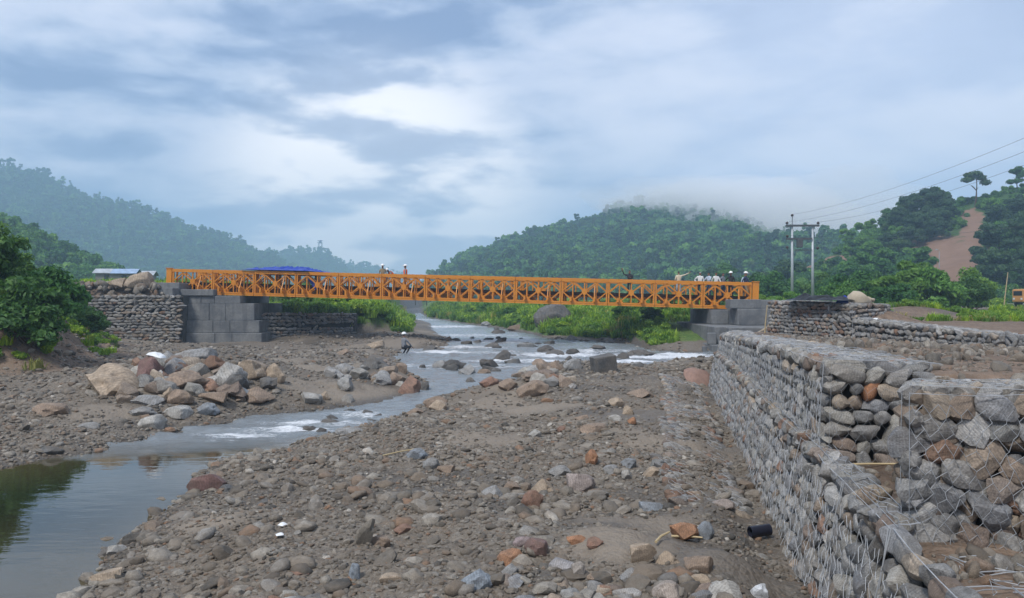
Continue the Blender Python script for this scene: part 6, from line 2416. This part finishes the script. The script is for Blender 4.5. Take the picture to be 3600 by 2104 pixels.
# ------------------------------------------------------------------ far sheds, shelters, truck, tower
M["roof_blue"] = simple_mat("blue_white_sheeting", (0.30, 0.40, 0.55), 0.5, 0.3, 1.5)
M["roof_grey"] = simple_mat("tin_roof", (0.40, 0.43, 0.46), 0.5, 0.3, 1.5)
M["shed_wall"] = simple_mat("shed_wall", (0.23, 0.21, 0.19), 0.9, 0.3, 1.0)
M["pane"] = simple_mat("dark_window", (0.03, 0.035, 0.04), 0.2, 0.1, 1.0)


def shed(loc, w, d, h, rz, roof, label, cat="shed", wall="shed_wall"):
    r = empty("shed", loc, rz); tag(r, label, cat)
    wb = MB().box((-w / 2, -d / 2, -0.3), (w / 2, d / 2, h))
    obj("wall", wb.mesh("wall", M[wall]), r)
    rb = MB()
    k = w / 2 + 0.35; e = d / 2 + 0.35
    rb.v += [(-k, -e, h - 0.05), (k, -e, h - 0.05), (k, 0, h + d * 0.28), (-k, 0, h + d * 0.28), (k, e, h - 0.05), (-k, e, h - 0.05),
             (-k, -e, h + 0.02), (k, -e, h + 0.02), (k, 0, h + d * 0.28 + 0.07), (-k, 0, h + d * 0.28 + 0.07), (k, e, h + 0.02), (-k, e, h + 0.02)]
    rb.f += [(0, 3, 2, 1), (3, 5, 4, 2), (6, 7, 8, 9), (9, 8, 10, 11), (0, 1, 7, 6), (4, 5, 11, 10), (1, 2, 8, 7), (2, 4, 10, 8), (3, 0, 6, 9), (5, 3, 9, 11)]
    obj("roof", rb.mesh("roof", M[roof]), r)
    n = max(1, int(w / 2))
    for i in range(n):
        x = -w / 2 + w * (i + 0.5) / n
        nm = "door" if i == n // 2 else "window"
        z0 = 0.0 if nm == "door" else h * 0.4
        obj(nm, MB().box((x - 0.35, -d / 2 - 0.03, z0), (x + 0.35, -d / 2 - 0.003, h * 0.82)).mesh(nm, M["pane"]), r)
    return r


for (px, yy, w, d, h, rf, lb) in ((385, 118, 3.2, 2.2, 1.3, "roof_grey", "grey roofed shack on the bank behind the great tan boulder"), (445, 112, 2.8, 2.2, 1.2, "roof_blue", "blue sheeted shack beside the grey roofed one"),
                                  (505, 120, 3.0, 2.2, 1.0, "roof_grey", "low pale roofed shack nearest the bridge's far end")):
    x = (px - CX) / F * yy
    shed((x, yy, max(H(x, yy), EYE + (CY - 985) / F * yy - 0.3)), w, d, h, 0.15, rf, lb)
for (px, yy, w, lb) in ((2700, 205, 4.5, "small white house on the far road behind the bridge end"), (2738, 210, 3.4, "second smaller pale house on the far road")):
    x = (px - CX) / F * yy
    shed((x, yy, EYE + (CY - 1000) / F * yy), w, 4.0, 1.9, 0.1, "roof_grey", lb, "house", "roof_grey")


def shelter(px, yy, w, mat, label, h=1.7):
    x = (px - CX) / F * yy
    r = empty("shelter", (x, yy, H(x, yy)), 0.2); tag(r, label, "shelter")
    for sx in (-1, 1):
        for sy in (-1, 1):
            obj("post", MB().tube([(sx * w / 2 * 0.9, sy * 0.7, -0.3), (sx * w / 2 * 0.9, sy * 0.7, h)], 0.04, 6).mesh("post", M["bamboo"]), r)
    o = obj("canopy", crumpled("canopy", w, 1.7, 0.3, mat, 70 + int(px) % 10, (16, 10)), r, loc=(0, 0, h))
    m = o.modifiers.new("thick", "SOLIDIFY"); m.thickness = 0.03


shelter(3330, 108, 2.0, M["blue_sheet"], "blue canopy shelter beside the dirt road")
shelter(3492, 118, 2.6, M["black_sheet"], "black canopy shelter at the top of the dirt road", 1.9)

# truck cut by the picture's edge
M["truck"] = simple_mat("truck_paint", (0.62, 0.30, 0.10), 0.5, 0.2, 1.0)
M["tyre"] = simple_mat("tyre_rubber", (0.02, 0.02, 0.02), 0.8, 0.2, 3.0)


def build_truck():
    yy = 78.0
    x = (3578 - CX) / F * yy
    r = empty("truck", (x, yy, H(x, yy)), 0.05); tag(r, "orange truck parked half out of view on the dirt track", "truck")
    b = MB().box((0, -0.9, 0.45), (1.5, 0.9, 1.15)); b.v += []
    obj("cab", bevelled(MB().box((0.0, -0.85, 0.45), (1.45, 0.85, 1.75)).mesh("cab", M["truck"]), 0.14, 2), r)
    obj("cargo_bed", bevelled(MB().box((1.55, -0.95, 0.75), (4.6, 0.95, 1.65)).mesh("cargo_bed", M["truck"]), 0.04), r)
    obj("chassis", MB().box((0.1, -0.6, 0.40), (4.5, 0.6, 0.70)).mesh("chassis", M["steel"]), r)
    obj("window", MB().box((0.30, -0.862, 1.10), (1.15, -0.852, 1.52)).mesh("window", M["pane"]), r)
    obj("windscreen", MB().box((-0.010, -0.62, 1.10), (-0.002, 0.62, 1.55)).mesh("windscreen", M["pane"]), r)
    for wx_ in (0.65, 3.6):
        for wy_ in (-0.82, 0.82):
            t = obj("wheel", MB().tube([(wx_, wy_ - 0.12, 0.38), (wx_, wy_ + 0.12, 0.38)], 0.38, 16).mesh("wheel", M["tyre"], False), r)
            obj("rim", MB().tube([(wx_, wy_ - 0.13, 0.38), (wx_, wy_ + 0.13, 0.38)], 0.2, 12).mesh("rim", M["steel"]), t)
    for wy_ in (-0.55, 0.55):
        obj("headlight", MB().box((-0.03, wy_ - 0.12, 0.70), (-0.003, wy_ + 0.12, 0.88)).mesh("headlight", M["white_plastic"]), r)


build_truck()
# lookout tower on the far hill
tx = (1126 - CX) / F * 1200
tz = float(knoll.z(np.array([tx]), np.array([1200.0]))[0])
r = empty("lookout_tower", (tx, 1200, tz + 3)); tag(r, "tiny lookout tower on top of the pale blue far hill", "tower")
for sx in (-1, 1):
    for sy in (-1, 1):
        obj("leg", MB().tube([(sx * 2.6, sy * 2.6, -4), (sx * 2.2, sy * 2.2, 9)], 0.4, 6).mesh("leg", M["steel"]), r)
obj("platform", MB().box((-3.2, -3.2, 9), (3.2, 3.2, 9.7)).mesh("platform", M["steel"]), r)
obj("roof", MB().box((-3.5, -3.5, 12.3), (3.5, 3.5, 13)).box((-1.8, -1.8, 9.7), (1.8, 1.8, 12.3)).mesh("roof", M["steel"]), r)

# ------------------------------------------------------------------ hazy air
def volume_mat(name, color, density, aniso=0.1):
    m, T = mat_new(name)
    pv = T.n("ShaderNodeVolumePrincipled")
    pv.inputs["Color"].default_value = (*color, 1)
    pv.inputs["Density"].default_value = density
    pv.inputs["Anisotropy"].default_value = aniso
    out = T.n("ShaderNodeOutputMaterial")
    T.l(pv.outputs[0], out.inputs["Volume"])
    return m


hz = obj("haze", MB().box((-1400, -60, -4.6), (1400, 1900, 186)).mesh("haze", volume_mat("haze_air", (0.55, 0.785, 1.0), 0.00090)))
tag(hz, "pale blue morning haze filling the valley air", kind="stuff")


def mist(loc, rad, density, label):
    bm = bmesh.new(); bmesh.ops.create_icosphere(bm, subdivisions=4, radius=1.0)
    for v in bm.verts:
        p = v.co.copy()
        v.co = p * (1 + 0.35 * mnoise.fractal(p * 1.4 + Vector(loc) * 0.01, 1.0, 2.0, 3))
        v.co.x *= rad[0]; v.co.y *= rad[1]; v.co.z *= rad[2]
    me = bpy.data.meshes.new("mist"); bm.to_mesh(me); bm.free()
    me.materials.append(volume_mat("mist_air", (1.0, 1.0, 1.0), density, 0.0))
    o = obj("mist", me, loc=loc)
    tag(o, label, kind="stuff")


for k, (px, py, yy, rad, dn) in enumerate(((2380, 690, 485, (56, 60, 8), 0.014), (2500, 722, 480, (62, 62, 12), 0.024), (2630, 770, 475, (62, 62, 15), 0.026), (2760, 830, 460, (52, 60, 18), 0.022),
                                          (2900, 770, 400, (46, 60, 22), 0.013))):
    mist(((px - CX) / F * yy, yy, EYE + (CY - py) / F * yy), rad, dn, ("thin cloud over the summit of the rounded hill", "cloud bank trailing off the summit of the rounded hill", "thick cloud on the shoulder of the rounded hill",
         "cloud low on the far side of the rounded hill", "thin cloud filling the gap between the two wooded hills")[k])
